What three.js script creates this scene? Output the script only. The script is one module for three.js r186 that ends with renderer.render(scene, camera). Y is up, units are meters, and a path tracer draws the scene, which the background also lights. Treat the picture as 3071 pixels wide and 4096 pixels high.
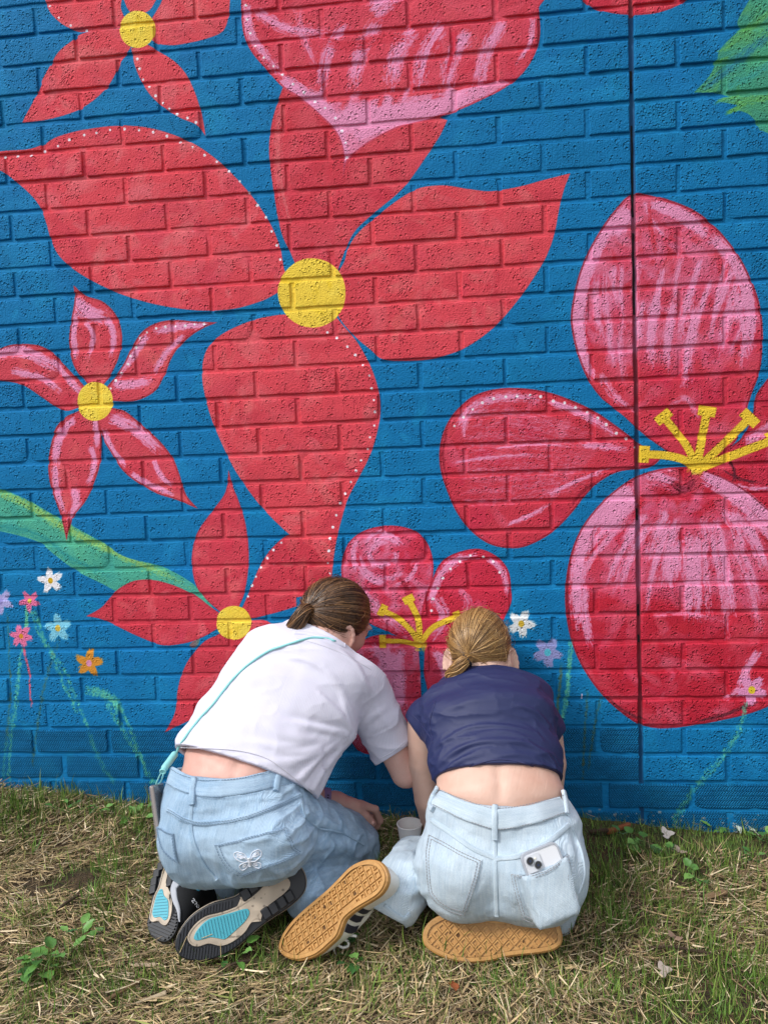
import * as THREE from 'three';
import { mergeGeometries, mergeVertices } from 'three/addons/utils/BufferGeometryUtils.js';
import { RoundedBoxGeometry } from 'three/addons/geometries/RoundedBoxGeometry.js';

// ---------------------------------------------------------------- camera, sky, sun, exposure
const scene = new THREE.Scene();
const camera = new THREE.PerspectiveCamera(71.593, 767 / 1024, 0.05, 400);
camera.position.set(1.05215, 0.97419, 1.86645);
camera.rotation.set(-0.0706373, 0.0968704, -0.038986, 'YXZ');
camera.updateMatrixWorld(true);
const renderer = new THREE.WebGLRenderer({ antialias: true });
renderer.toneMapping = THREE.LinearToneMapping;
renderer.toneMappingExposure = 1.34;
renderer.shadowMap.enabled = true;
{ // hazy bright overcast sky, a little brighter towards the hidden sun
  const w = 256, h = 128, d = new Float32Array(w * h * 4), sd = new THREE.Vector3(-0.60, 0.72, 0.40).normalize();
  for (let j = 0; j < h; j++) for (let i = 0; i < w; i++) {
    const th = (j + 0.5) / h * Math.PI - Math.PI / 2, ph = (i + 0.5) / w * 2 * Math.PI - Math.PI;
    const v = new THREE.Vector3(Math.cos(th) * Math.cos(ph), Math.sin(th), Math.cos(th) * Math.sin(ph));
    const up = Math.max(0, v.y), s = Math.pow(Math.max(0, v.dot(sd)), 3);
    const L = 0.36 + 0.74 * up + 0.6 * s;
    d.set([L * 0.96, L * 0.99, L * 1.06, 1], (j * w + i) * 4);
  }
  const t = new THREE.DataTexture(d, w, h, THREE.RGBAFormat, THREE.FloatType);
  t.mapping = THREE.EquirectangularReflectionMapping; t.minFilter = t.magFilter = THREE.LinearFilter; t.needsUpdate = true;
  scene.background = t; scene.environment = t;
}
const sun = new THREE.DirectionalLight(new THREE.Color(1, 0.965, 0.91), 1.9);
sun.position.set(1 - 0.60 * 8, 0.72 * 8, 0.3 + 0.40 * 8); sun.target.position.set(1, 0, 0.3);
sun.castShadow = true; sun.shadow.radius = 20; sun.shadow.mapSize.set(2048, 2048);
Object.assign(sun.shadow.camera, { left: -3, right: 3, top: 3, bottom: -3, near: 0.5, far: 20 });
scene.add(sun, sun.target);

// ---------------------------------------------------------------- small tools
function rng(seed) { let s = seed >>> 0; return () => { s = (s + 0x6D2B79F5) | 0; let t = Math.imul(s ^ s >>> 15, 1 | s); t = t + Math.imul(t ^ t >>> 7, 61 | t) ^ t; return ((t ^ t >>> 14) >>> 0) / 4294967296; }; }
const V = (x, y, z) => new THREE.Vector3(x, y, z);
const lerp = (a, b, t) => a + (b - a) * t, clamp = (x, a, b) => Math.min(b, Math.max(a, x));
const sstep = (a, b, x) => { const t = clamp((x - a) / (b - a), 0, 1); return t * t * (3 - 2 * t); };
function h3(i, j, k) { let n = Math.imul(i, 374761393) + Math.imul(j, 668265263) + Math.imul(k, 2147483647 ^ 0x5bd1e995) | 0; n = Math.imul(n ^ n >>> 13, 1274126177); return ((n ^ n >>> 16) >>> 0) / 4294967296; }
function noise3(x, y, z) {
  const i = Math.floor(x), j = Math.floor(y), k = Math.floor(z); let u = x - i, v = y - j, w = z - k;
  u = u * u * (3 - 2 * u); v = v * v * (3 - 2 * v); w = w * w * (3 - 2 * w);
  return lerp(lerp(lerp(h3(i, j, k), h3(i + 1, j, k), u), lerp(h3(i, j + 1, k), h3(i + 1, j + 1, k), u), v),
    lerp(lerp(h3(i, j, k + 1), h3(i + 1, j, k + 1), u), lerp(h3(i, j + 1, k + 1), h3(i + 1, j + 1, k + 1), u), v), w) * 2 - 1;
}
const noise2 = (x, y) => noise3(x, y, 7.3);
const fbm = (x, y, z, o = 3) => { let s = 0, a = 0.5; for (let i = 0; i < o; i++) { s += a * noise3(x, y, z); x *= 2.03; y *= 2.03; z *= 2.03; a *= 0.5; } return s; };

// survey of the place: a bearing (measured on a 1658 x 2211 grid) taken from the tripod, at z metres in front of the wall
const SV = 3071 / 1658, FL = 2840, camM = camera.matrixWorld.clone(), camP = camera.position.clone();
function ray(fx, fy) { return V((fx * SV - 1535.5) / FL, (2048 - fy * SV) / FL, -1).transformDirection(camM); }
function P(fx, fy, z = 0) { const d = ray(fx, fy); return camP.clone().addScaledVector(d, (z - camP.z) / d.z); }
const mpf = z => (1.866 - z) * 0.000675;      // metres per grid step at that distance

const used = {};
function numbered(n) { used[n] = (used[n] || 0) + 1; return used[n] === 1 ? n : n + '_' + String(used[n] - 1).padStart(3, '0'); }
function tag(o, label, category, group, kind) {
  if (label) o.userData.label = label; if (category) o.userData.category = category; if (group) o.userData.group = group; if (kind) o.userData.kind = kind; return o;
}
function shade(o) { o.traverse(m => { if (m.isMesh) { m.castShadow = true; m.receiveShadow = true; } }); return o; }
function thing(name, label, category, pos, group) { const g = new THREE.Group(); g.name = numbered(name); if (pos) g.position.copy(pos); tag(g, label, category, group); scene.add(g); g.updateMatrixWorld(true); return g; }
// a mesh given in world coordinates, made a child of parent (whose transform is only a translation or a full matrix)
function part(parent, name, geo, m, label) {
  const g = Array.isArray(geo) ? mergeGeometries(geo.map(q => { const r = q.index ? q.toNonIndexed() : q; for (const k of Object.keys(r.attributes)) if (!['position', 'normal', 'uv', 'color'].includes(k)) r.deleteAttribute(k); return r; })) : geo;
  const o = new THREE.Mesh(g, m); o.name = name; o.castShadow = o.receiveShadow = true;
  if (parent && parent !== scene) { parent.updateWorldMatrix(true, false); g.applyMatrix4(parent.matrixWorld.clone().invert()); }
  if (label) o.userData.label = label;
  (parent || scene).add(o); return o;
}
function std(color, rough = 0.8, extra = {}) { return new THREE.MeshStandardMaterial({ color: new THREE.Color(color), roughness: rough, metalness: 0, side: THREE.DoubleSide, ...extra }); }
function phys(color, rough, extra = {}) { return new THREE.MeshPhysicalMaterial({ color: new THREE.Color(color), roughness: rough, side: THREE.DoubleSide, ...extra }); }
function canvasTex(w, h, draw, rx = 1, ry = 1, color = true) {
  const c = document.createElement('canvas'); c.width = w; c.height = h; draw(c.getContext('2d'), w, h);
  const t = new THREE.CanvasTexture(c); t.wrapS = t.wrapT = THREE.RepeatWrapping; t.repeat.set(rx, ry); if (color) t.colorSpace = THREE.SRGBColorSpace; return t;
}
function dataTex(w, h, f, rx = 1, ry = 1, color = false) { // f(i,j) -> 0..1 or [r,g,b] 0..1
  const d = new Uint8Array(w * h * 4);
  for (let j = 0; j < h; j++) for (let i = 0; i < w; i++) { const v = f(i, j), k = (j * w + i) * 4; if (typeof v === 'number') d[k] = d[k + 1] = d[k + 2] = clamp(v, 0, 1) * 255; else { d[k] = clamp(v[0], 0, 1) * 255; d[k + 1] = clamp(v[1], 0, 1) * 255; d[k + 2] = clamp(v[2], 0, 1) * 255; } d[k + 3] = 255; }
  const t = new THREE.DataTexture(d, w, h); t.wrapS = t.wrapT = THREE.RepeatWrapping; t.repeat.set(rx, ry); t.magFilter = t.minFilter = THREE.LinearFilter; if (color) t.colorSpace = THREE.SRGBColorSpace; t.needsUpdate = true; return t;
}
function tube(pts, r, seg = 0, rad = 6, closed = false) {
  const c = new THREE.CatmullRomCurve3(pts, closed); return new THREE.TubeGeometry(c, seg || pts.length * 4, r, rad, closed);
}
// ---------------------------------------------------------------- the painted brick wall
const CO = 0.075, BP = 0.2175, KG = 29.5, JT = 0.0105;         // course, brick pitch, course number at the ground, joint
const WX0 = -0.5, WW = 2.56, WY0 = -0.12, WH = 2.56;           // the painted stretch
const yBot = r => (KG - r) * CO;                                // underside of course r, counted from the top
const muralTex = (() => {
  const N = 2048, c = document.createElement('canvas'); c.width = c.height = N; const g = c.getContext('2d'), R = rng(11);
  const S = N / WW, X = (fx, fy) => { const p = P(fx, fy, 0); return [(p.x - WX0) * S, N - (p.y - WY0) * S]; };
  const K = S * 0.00126;                                        // pixels per survey step
  g.fillStyle = '#0f73ab'; g.fillRect(0, 0, N, N);
  const blob = (x, y, r, col, a) => { const q = g.createRadialGradient(x, y, 0, x, y, r); q.addColorStop(0, col); q.addColorStop(1, 'rgba(0,0,0,0)'); };
  // smooth closed outline; a negative x flags nothing, points with a third entry are sharp tips
  function path(pts, closed = true) {
    const q = pts.map(p => [...X(p[0], p[1]), p[2]]), n = q.length; g.beginPath(); g.moveTo(q[0][0], q[0][1]);
    for (let i = 0; i < (closed ? n : n - 1); i++) {
      const a = q[(i - 1 + n) % n], b = q[i], d = q[(i + 1) % n], e = q[(i + 2) % n];
      const pa = (!closed && i === 0) || b[2] ? b : a, pe = (!closed && i === n - 2) || d[2] ? d : e;
      g.bezierCurveTo(b[0] + (d[0] - pa[0]) / 6, b[1] + (d[1] - pa[1]) / 6, d[0] - (pe[0] - b[0]) / 6, d[1] - (pe[1] - b[1]) / 6, d[0], d[1]);
    }
    if (closed) g.closePath();
  }
  function curve(pts, n = 40) { // sampled open curve in canvas pixels
    const cv = new THREE.CatmullRomCurve3(pts.map(p => { const q = X(p[0], p[1]); return V(q[0], q[1], 0); })); return cv.getSpacedPoints(n);
  }
  // dry brush: bundles of broken hair lines along a curve
  function brush(pts, w, col, a = 0.8, dens = 1) { // scumbled paint: short broken bristle marks, dense along the middle, thinning at the ends
    const M = 64, cv = curve(pts, M), len = cv.reduce((q, p, i) => i ? q + p.distanceTo(cv[i - 1]) : 0, 0), hw = w * K * .5, n = Math.round(len * hw * 0.42 * dens), sd = R() * 99; g.save(); g.strokeStyle = col; g.lineCap = 'round';
    for (let k = 0; k < n; k++) {
      const t = R(), o = (R() + R() + R()) / 1.5 - 1, st = noise3(o * 5 + sd, t * 1.6, 3) + .5 * noise3(o * 13 + sd, t * 3, 8), end = sstep(0, .16, t) * sstep(1, .55, t); if (R() > end * (.55 + .75 * st + .35 * (1 - Math.abs(o))) * 1.15) continue;
      const i = Math.min(M - 1, Math.floor(t * M)), p = cv[i], q = cv[i + 1], dx = q.x - p.x, dy = q.y - p.y, l = Math.hypot(dx, dy) || 1, x = p.x - dy / l * o * hw, y = p.y + dx / l * o * hw, L = 1.5 + R() * 7;
      g.globalAlpha = a * (.35 + .5 * R()); g.lineWidth = .8 + R() * 1.7; g.beginPath(); g.moveTo(x, y); g.lineTo(x + dx / l * L + (R() - .5), y + dy / l * L + (R() - .5)); g.stroke();
    } g.restore();
  }
  const coral = '#d94a56', red = '#c62f41', pink = '#e591b8', rim = '#9d2c38', deep = '#c41f38';
  function dabs(box, n, cols, r0, r1, a) { for (let i = 0; i < n; i++) { const [x, y] = X(lerp(box[0], box[2], R()), lerp(box[1], box[3], R())), r = lerp(r0, r1, R()) * K; g.globalAlpha = a * R(); g.fillStyle = cols[Math.floor(R() * cols.length)]; g.save(); g.translate(x, y); g.rotate(R() * 3); for (let k = 0; k < 5; k++) { g.beginPath(); g.ellipse((R() - 0.5) * r, (R() - 0.5) * r * 0.6, r * (0.4 + R() * 0.6), r * 0.25 * (0.5 + R()), R() * 0.6, 0, 7); g.fill(); } g.restore(); } g.globalAlpha = 1; }
  function petal(pts, col, o = {}) {
    path(pts); g.save(); g.fillStyle = col; g.fill(); g.clip();
    let x0 = 1e9, x1 = -1e9, y0 = 1e9, y1 = -1e9; for (const p of pts) { x0 = Math.min(x0, p[0]); x1 = Math.max(x1, p[0]); y0 = Math.min(y0, p[1]); y1 = Math.max(y1, p[1]); }
    const ar = (x1 - x0) * (y1 - y0);
    dabs([x0, y0, x1, y1], Math.round(ar / 900), o.tints || ['#db6068', '#cd4353', '#d85a62', '#c93a4c'], 8, 46, 0.35);
    if (o.draw) o.draw();
    if (o.rim) { path(pts); g.strokeStyle = o.rim; g.lineWidth = 7 * K; g.globalAlpha = 0.75; g.stroke(); g.globalAlpha = 1; }
    g.restore();
  }
  function dots(pts, n) { const cv = curve(pts, n); g.fillStyle = '#efe9f2'; for (const p of cv) { g.beginPath(); g.arc(p.x + (R() - .5) * 4, p.y + (R() - .5) * 4, (2.3 + R() * 1) * K, 0, 7); g.fill(); } }
  function disc(x, y, rx, ry) { const q = []; for (let i = 0; i < 14; i++) { const a = i / 14 * 6.283; q.push([x + Math.cos(a) * rx * (1 + (R() - .5) * .03), y + Math.sin(a) * ry * (1 + (R() - .5) * .03)]); } path(q); g.fillStyle = '#efcd49'; g.fill(); g.save(); g.clip(); dabs([x - rx, y - ry, x + rx, y + ry], 26, ['#f3d957', '#e8c636', '#f0d24c'], 8, 24, 0.5); g.restore(); }
  // blue roller mottling
  dabs([-160, -60, 1760, 1900], 1500, ['#0f71a7', '#157eb3', '#1477ae', '#0c6ca0', '#1a82b8'], 14, 70, 0.35);
  // the green ribbon on the left and the leaf in the top right corner
  petal([[-60, 1030], [0, 1055], [55, 1077], [125, 1117], [215, 1167], [270, 1202], [350, 1224], [415, 1259], [452, 1300, 1], [470, 1330, 1], [420, 1330], [300, 1300], [220, 1260], [165, 1232], [120, 1199], [80, 1169], [0, 1147], [-60, 1140]], '#4ca78f',
    { tints: ['#55b193', '#3f9c90', '#62ba88', '#48a59a'], draw() { brush([[-40, 1050], [60, 1090], [130, 1135], [220, 1180], [350, 1240], [430, 1280]], 30, '#8cbf6c', 0.5, 1.6); brush([[-40, 1130], [80, 1155], [150, 1205], [260, 1255]], 26, '#2f918f', 0.5, 1.4); } });
  const leaf = [[1720, -60], [1620, -5, 1], [1592, 45], [1600, 60, 1], [1555, 105], [1548, 128, 1], [1530, 165], [1497, 200, 1], [1550, 200], [1575, 208, 1], [1548, 216], [1560, 222, 1], [1590, 228], [1575, 236, 1], [1610, 244], [1630, 260, 1], [1640, 282, 1], [1720, 270]];
  petal(leaf, '#43957a', { tints: ['#50a06a', '#3a9385', '#57a468', '#46a085'], draw() { brush([[1510, 198], [1570, 150], [1640, 90], [1720, 30]], 26, '#2f7f8f', 0.7, 1.5); brush([[1560, 110], [1610, 70], [1680, 10]], 30, '#57a063', 0.6, 1.5); brush([[1560, 190], [1620, 165], [1700, 120]], 26, '#3c9a90', 0.6); brush([[1570, 225], [1630, 215], [1720, 200]], 24, '#5ba45f', 0.7); } });
  for (let i = 0; i < 12; i++) { const a = leaf[2 + Math.floor(R() * 12)]; brush([[a[0] + 25, a[1] - 5], [a[0] - 6, a[1] + 8]], 10, '#5aa65f', 0.7); }
  petal([[410, 1392], [434, 1371, 1], [428, 1392], [416, 1400]], '#3f9c90', {});
  // top left flower
  const lt = ['#d95f68', '#cf4a58', '#dc6a70', '#d2505c'];
  petal([[92, -40], [98, 0], [110, 28], [135, 52], [160, 64], [190, 69], [235, 62], [280, 58, 1], [262, 20], [250, -40]], coral, { tints: lt });
  petal([[262, -40], [270, 5], [285, 28], [310, 28], [330, 12], [346, -40]], coral, { tints: lt });
  petal([[358, -40], [350, 0], [328, 40], [318, 62, 1], [330, 88], [360, 97], [400, 94], [450, 82], [480, 68], [493, 40], [497, 0], [498, -40]], coral, { tints: lt });
  petal([[280, 60, 1], [190, 70], [152, 92], [125, 115], [105, 150], [90, 178], [75, 212], [48, 264, 1], [100, 258], [150, 245], [190, 226], [226, 196], [247, 165], [262, 132], [283, 104, 1]], coral, { tints: lt });
  petal([[284, 104, 1], [291, 140], [304, 172], [325, 205], [352, 230], [390, 255], [425, 270], [443, 292, 1], [438, 260], [432, 232], [420, 196], [402, 160], [380, 135], [350, 114], [318, 96, 1]], coral, { tints: lt });
  disc(297, 63, 38.5, 41);
  dots([[106, 14], [128, 42], [158, 55], [185, 63]], 3); dots([[296, 128], [305, 160], [330, 196], [352, 224], [378, 244], [402, 256], [424, 265]], 9);
  // the big flower in the middle
  petal([[-70, 345], [0, 328], [60, 323], [95, 312], [125, 295], [185, 279], [260, 271], [335, 279], [410, 306], [470, 346], [520, 395], [560, 445], [590, 495], [606, 540], [615, 585], [632, 610, 1], [600, 632], [560, 652], [505, 667], [440, 671], [370, 664], [300, 648], [235, 624], [172, 590], [132, 556], [112, 520], [101, 482], [90, 452], [72, 426], [42, 398], [0, 368], [-70, 350]], coral, { tints: ['#dc6670', '#d0485a', '#d95c66', '#cb3f50', '#de6d74'] });
  petal([[612, 188, 1], [597, 228], [586, 270], [581, 320], [585, 370], [592, 420], [600, 470], [611, 512], [628, 548], [650, 600, 1], [725, 600, 1], [738, 560], [762, 505], [795, 470], [832, 440], [868, 408], [898, 370], [925, 330], [950, 292], [966, 258, 1], [800, 200]], '#ce4654', { tints: ['#cb3c4c', '#d65862', '#c83646', '#d4525c'], draw() { brush([[612, 215], [600, 300], [606, 400], [630, 500]], 30, '#d8656c', 0.5, 1.3); } });
  petal([[700, 625, 1], [740, 572], [752, 535], [775, 500], [815, 466], [850, 438], [885, 415], [920, 403], [965, 401], [1015, 409], [1060, 413], [1120, 403], [1175, 388], [1231, 374, 1], [1217, 410], [1206, 455], [1197, 503], [1180, 552], [1150, 603], [1115, 652], [1075, 698], [1032, 734], [985, 760], [930, 775], [870, 779], [825, 775], [800, 755], [770, 730], [735, 690]], coral, { tints: ['#da5e66', '#d04c58', '#c93d4c', '#dd6a6e'] });
  petal([[690, 640, 1], [640, 676], [600, 680], [550, 690], [500, 710], [462, 735], [441, 768], [437, 812], [445, 862], [460, 912], [481, 962], [505, 1010], [532, 1052], [566, 1096], [600, 1131], [630, 1158], [665, 1185], [692, 1212], [716, 1258, 1], [720, 1210], [728, 1160], [738, 1120], [750, 1080], [770, 1040], [795, 992], [810, 950], [820, 902], [820, 860], [811, 820], [795, 780], [770, 737], [742, 704, 1]], coral, { tints: ['#d95d66', '#cf4856', '#ca3d4d', '#dc686e'] });
  // the pink petal hanging from above
  petal([[520, -60], [521, 0], [522, 45], [529, 82], [546, 116], [576, 151], [612, 190], [650, 215], [690, 250], [720, 280], [737, 315], [741, 350], [740, 388, 1], [750, 350], [775, 325], [812, 300], [860, 276], [920, 260], [985, 240], [1040, 216], [1090, 190], [1130, 156], [1155, 116], [1166, 72], [1163, 20], [1150, -60]], '#d3475a', {
    rim: '#b93145', tints: ['#d85566', '#cc3a4c', '#d44c5c'], draw() {
      path([[640, 214], [700, 222], [790, 214], [900, 206], [1010, 190], [1080, 172], [1100, 186], [1040, 216], [985, 240], [920, 260], [860, 276], [812, 300], [775, 325], [750, 350], [741, 385, 1], [736, 315], [715, 280], [690, 252]]); g.fillStyle = pink; g.globalAlpha = .8; g.fill(); g.globalAlpha = 1; dabs([640, 200, 1090, 230], 60, ['#d3475a', pink], 10, 26, .6);
      for (let i = 0; i < 3; i++) brush([[600, 175], [650, 205], [700, 240], [745, 300]], 46, pink, 0.9, 2); brush([[700, 260], [735, 300], [745, 370]], 26, pink, 0.9, 2.4);
      for (let i = 0; i < 3; i++) brush([[720, 260], [800, 255], [880, 245], [985, 225], [1060, 190]], 56, pink, 0.9, 1.8); brush([[760, 300], [830, 270], [930, 250]], 40, pink, 0.9, 2);
      brush([[530, 0], [540, 70], [580, 130], [620, 170]], 30, pink, 0.7, 1.6); brush([[545, 20], [620, 60], [720, 70]], 34, pink, 0.6, 1.6); brush([[800, 30], [845, -10], [880, -50]], 60, pink, 0.8, 1.8); brush([[640, 10], [660, 90], [690, 160]], 26, pink, 0.4);
      for (const x of [690, 760, 840, 900, 960, 1030]) brush([[x + 60, 40 + R() * 30], [x + 20, 110], [x, 200]], 34 + R() * 20, pink, 0.7, 1.5); brush([[1150, 30], [1145, 90], [1110, 140]], 16, pink, 0.8, 1.3); brush([[980, 60], [975, 120], [960, 170]], 20, '#c93248', 0.7, 1.6);
      brush([[700, 90], [760, 100], [840, 80], [900, 90]], 40, '#cd3a4c', 0.7, 1.5);
    }
  });
  dots([[532, 10], [536, 60], [560, 110], [600, 155], [640, 185], [690, 225], [730, 262], [745, 300], [750, 340]], 14);
  disc(674, 632, 73, 75);
  dots([[-20, 342], [50, 338], [100, 325], [150, 302], [215, 285], [270, 278], [340, 288], [400, 312], [455, 340], [500, 372], [540, 415], [565, 455], [585, 495], [598, 530], [605, 560]], 25);
  dots([[706, 716], [738, 738], [770, 770], [796, 812], [808, 862], [808, 910], [795, 960], [775, 1005], [752, 1050], [735, 1090], [722, 1130], [710, 1180], [708, 1215], [712, 1240]], 22);
  // middle left flower
  const st = (a, b, c, w = 16, al = 0.85) => brush([a, b, c], w * 1.3, pink, al, 3);
  petal([[-60, 775], [-10, 757], [30, 744], [80, 745], [112, 760], [142, 790], [172, 822], [206, 860, 1], [180, 875], [150, 887], [125, 881], [90, 857], [50, 832], [0, 822], [-60, 825]], '#cf4857', { rim, draw() { st([-40, 770], [50, 760], [130, 800], 26); st([20, 800], [90, 815], [140, 850], 18, .6); st([110, 775], [150, 820], [180, 855], 16); } });
  petal([[160, 616, 1], [161, 650], [153, 700], [150, 740], [157, 780], [170, 806], [190, 830], [206, 866, 1], [216, 840], [236, 815], [256, 775], [264, 735], [260, 702], [245, 672], [220, 650], [185, 638]], '#cf4857', { rim, draw() { st([163, 640], [175, 665], [230, 690], 34); st([165, 670], [160, 720], [165, 780], 14); st([225, 680], [245, 720], [240, 770], 16, .7); st([180, 690], [200, 720], [190, 780], 12, .5); } });
  petal([[470, 696, 1], [420, 694], [375, 691], [335, 699], [306, 718], [285, 750], [268, 785], [246, 817], [206, 866, 1], [243, 866], [280, 867], [310, 860], [338, 842], [355, 812], [366, 783], [382, 755], [410, 727], [440, 708]], '#cf4857', { rim, draw() { st([455, 700], [390, 705], [330, 720], 18); st([320, 720], [285, 770], [250, 815], 18); st([400, 720], [360, 760], [330, 810], 14, .7); st([240, 830], [280, 830], [330, 820], 22, .6); } });
  petal([[206, 866, 1], [245, 881], [272, 889], [310, 920], [345, 952], [374, 990], [390, 1030], [400, 1066], [428, 1099, 1], [380, 1079], [340, 1066], [296, 1041], [265, 1015], [240, 976], [218, 935]], '#cf4857', { rim, draw() { st([235, 900], [290, 925], [350, 980], 26); st([222, 925], [240, 970], [275, 1010], 18); st([280, 1020], [320, 1045], [380, 1070], 16); st([330, 990], [350, 1030], [375, 1050], 14, .6); } });
  petal([[206, 866, 1], [172, 887], [143, 901], [121, 926], [109, 968], [105, 1010], [113, 1060], [131, 1112], [144, 1168, 1], [156, 1122], [186, 1081], [205, 1040], [217, 1000], [219, 960], [216, 915]], '#cf4857', { rim, draw() { st([165, 900], [130, 940], [118, 1010], 20); st([120, 1000], [125, 1060], [140, 1110], 18); st([195, 960], [205, 1000], [190, 1050], 16, .7); st([160, 1050], [165, 1090], [150, 1130], 22, .6); st([205, 890], [208, 930], [210, 970], 14); } });
  disc(206, 867, 38.5, 42);
  dots([[440, 700], [400, 702], [350, 706], [310, 725], [290, 752], [275, 790], [258, 812], [240, 838]], 13);
  // bottom left flower
  petal([[494, 1014, 1], [487, 1062], [460, 1102], [431, 1142], [417, 1180], [415, 1225], [425, 1266], [450, 1300], [505, 1345, 1], [516, 1310], [527, 1283], [535, 1240], [537, 1190], [530, 1130], [515, 1080], [503, 1050]], '#cb4050', { rim: '#b53345' });
  petal([[186, 1331, 1], [220, 1311], [250, 1277], [285, 1256], [325, 1252], [370, 1262], [420, 1285], [455, 1311], [505, 1345, 1], [470, 1358], [440, 1375], [400, 1389], [350, 1393], [300, 1375], [250, 1351], [215, 1336]], '#c83a4a', { rim: '#b53345' });
  petal([[505, 1345, 1], [525, 1308], [545, 1260], [565, 1215], [590, 1181], [625, 1155], [660, 1172], [692, 1202], [722, 1262, 1], [690, 1290], [600, 1322]], '#c83a4a', {});
  petal([[505, 1345, 1], [570, 1340], [608, 1362], [640, 1390], [560, 1400]], '#c83a4a', {});
  petal([[505, 1345, 1], [475, 1368], [441, 1386], [411, 1420], [393, 1455], [384, 1490], [378, 1540], [356, 1582, 1], [400, 1560], [450, 1536], [520, 1500], [590, 1400]], '#c93d4c', {});
  g.save(); path([[612, 1362], [640, 1340, 1], [640, 1290, 1], [700, 1290], [700, 1370]]); g.fillStyle = '#0f73ab'; g.globalAlpha = 1; g.fill(); g.restore();
  disc(505, 1345, 38, 37);
  dots([[535, 1287], [545, 1262], [563, 1225], [585, 1192], [606, 1172]], 6);
  // pink flower between the two heads
  const pk = { rim: '#b02a40', tints: ['#d2405a', '#c9304a', '#d85070'] };
  const swirl = (x, y, r, n) => { for (let i = 0; i < n; i++) { const a = R() * 6.28, q = r * (0.3 + 0.7 * R()), p = []; for (let k = 0; k < 5; k++) p.push([x + Math.cos(a + k * .3) * q, y + Math.sin(a + k * .3) * q]); brush(p, 12 + R() * 14, pink, 0.75, 1.3); } };
  petal([[905, 1395, 1], [850, 1370], [770, 1330], [745, 1280], [737, 1230], [744, 1190], [764, 1160], [800, 1141], [850, 1135], [895, 1146], [921, 1171], [934, 1206], [934, 1250], [920, 1300]], '#cd3650', { ...pk, draw() { dabs([740, 1140, 930, 1380], 160, ['#dc7a9c', '#d4506e'], 8, 34, .35); swirl(832, 1196, 78, 16); brush([[755, 1260], [800, 1300], [880, 1370]], 40, pink, .7, 1.4); brush([[860, 1240], [890, 1300], [905, 1380]], 20, '#a82a40', .6, 1.4); } });
  petal([[905, 1395, 1], [912, 1310], [935, 1247], [952, 1215], [982, 1195], [1030, 1185], [1070, 1200], [1096, 1230], [1103, 1270], [1101, 1310], [1060, 1370], [980, 1400]], '#cb3048', { ...pk, draw() { brush([[930, 1310], [945, 1250], [985, 1210], [1040, 1200]], 26, pink, .9, 1.8); brush([[1050, 1205], [1085, 1235], [1095, 1290]], 18, pink, .8, 1.5); brush([[940, 1290], [960, 1330], [930, 1380]], 34, pink, .8, 1.6); brush([[990, 1270], [1010, 1300], [1000, 1340]], 30, pink, .4); } });
  petal([[905, 1395, 1], [850, 1372], [790, 1380], [740, 1440], [735, 1530], [758, 1600], [785, 1628], [830, 1625], [880, 1590], [905, 1530], [911, 1460]], '#cf3b55', { ...pk, draw() { dabs([735, 1390, 910, 1620], 160, ['#dc7a9c', '#d4506e'], 8, 34, .4); for (let i = 0; i < 11; i++) brush([[880 - R() * 90, 1390 + R() * 30], [850 - R() * 60 + 20, 1450 + R() * 30], [820 + R() * 60, 1540 + R() * 40]], 26, pink, .75, 1.4); } });
  petal([[905, 1395, 1], [960, 1390], [1040, 1420], [1060, 1500], [1000, 1560], [940, 1530], [918, 1470]], '#cf3b55', { ...pk, draw() { for (let i = 0; i < 6; i++) brush([[925 + R() * 50, 1400 + R() * 20], [935 + R() * 40, 1440], [960 + R() * 30, 1500]], 24, pink, .8, 1.4); } });
  const sta = (pts, w, bar) => { const cv = curve(pts, 30); g.lineCap = 'round'; g.lineJoin = 'round'; for (const [c2, ww] of [['#c98a2c', w + 2], ['#e9c43a', w]]) { g.strokeStyle = c2; g.lineWidth = ww * K; g.beginPath(); cv.forEach((p, i) => i ? g.lineTo(p.x, p.y) : g.moveTo(p.x, p.y)); g.stroke(); const e = cv[30], f = cv[27], dx = e.x - f.x, dy = e.y - f.y, l = Math.hypot(dx, dy), b = bar * K; g.lineWidth = (ww * 1.25) * K; g.lineCap = 'butt'; g.beginPath(); g.moveTo(e.x - dy / l * b, e.y + dx / l * b); g.lineTo(e.x + dy / l * b, e.y - dx / l * b); g.stroke(); g.lineCap = 'round'; } dabs([pts[0][0] - 10, pts[0][1] - 10, pts[0][0] + 10, pts[0][1] + 10], 6, ['#e7cf5a', '#d0a92f'], 4, 10, .5); };
  g.save(); path([[903, 1392, 1], [917, 1392, 1], [914, 1470], [910, 1520, 1], [907, 1450]]); g.fillStyle = '#0f71a7'; g.fill(); g.restore();
  sta([[905, 1392], [890, 1365], [860, 1336], [826, 1318]], 11, 13); sta([[905, 1390], [903, 1340], [882, 1294]], 12, 12); sta([[908, 1388], [935, 1355], [988, 1332]], 11, 12); sta([[905, 1394], [870, 1386], [826, 1385]], 10, 14);
  // the big dark red flower on the right
  const big = { rim: '#8c1f30', tints: ['#d04a5e', '#c5304a', '#d65a74', '#c73a4c'] };
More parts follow.
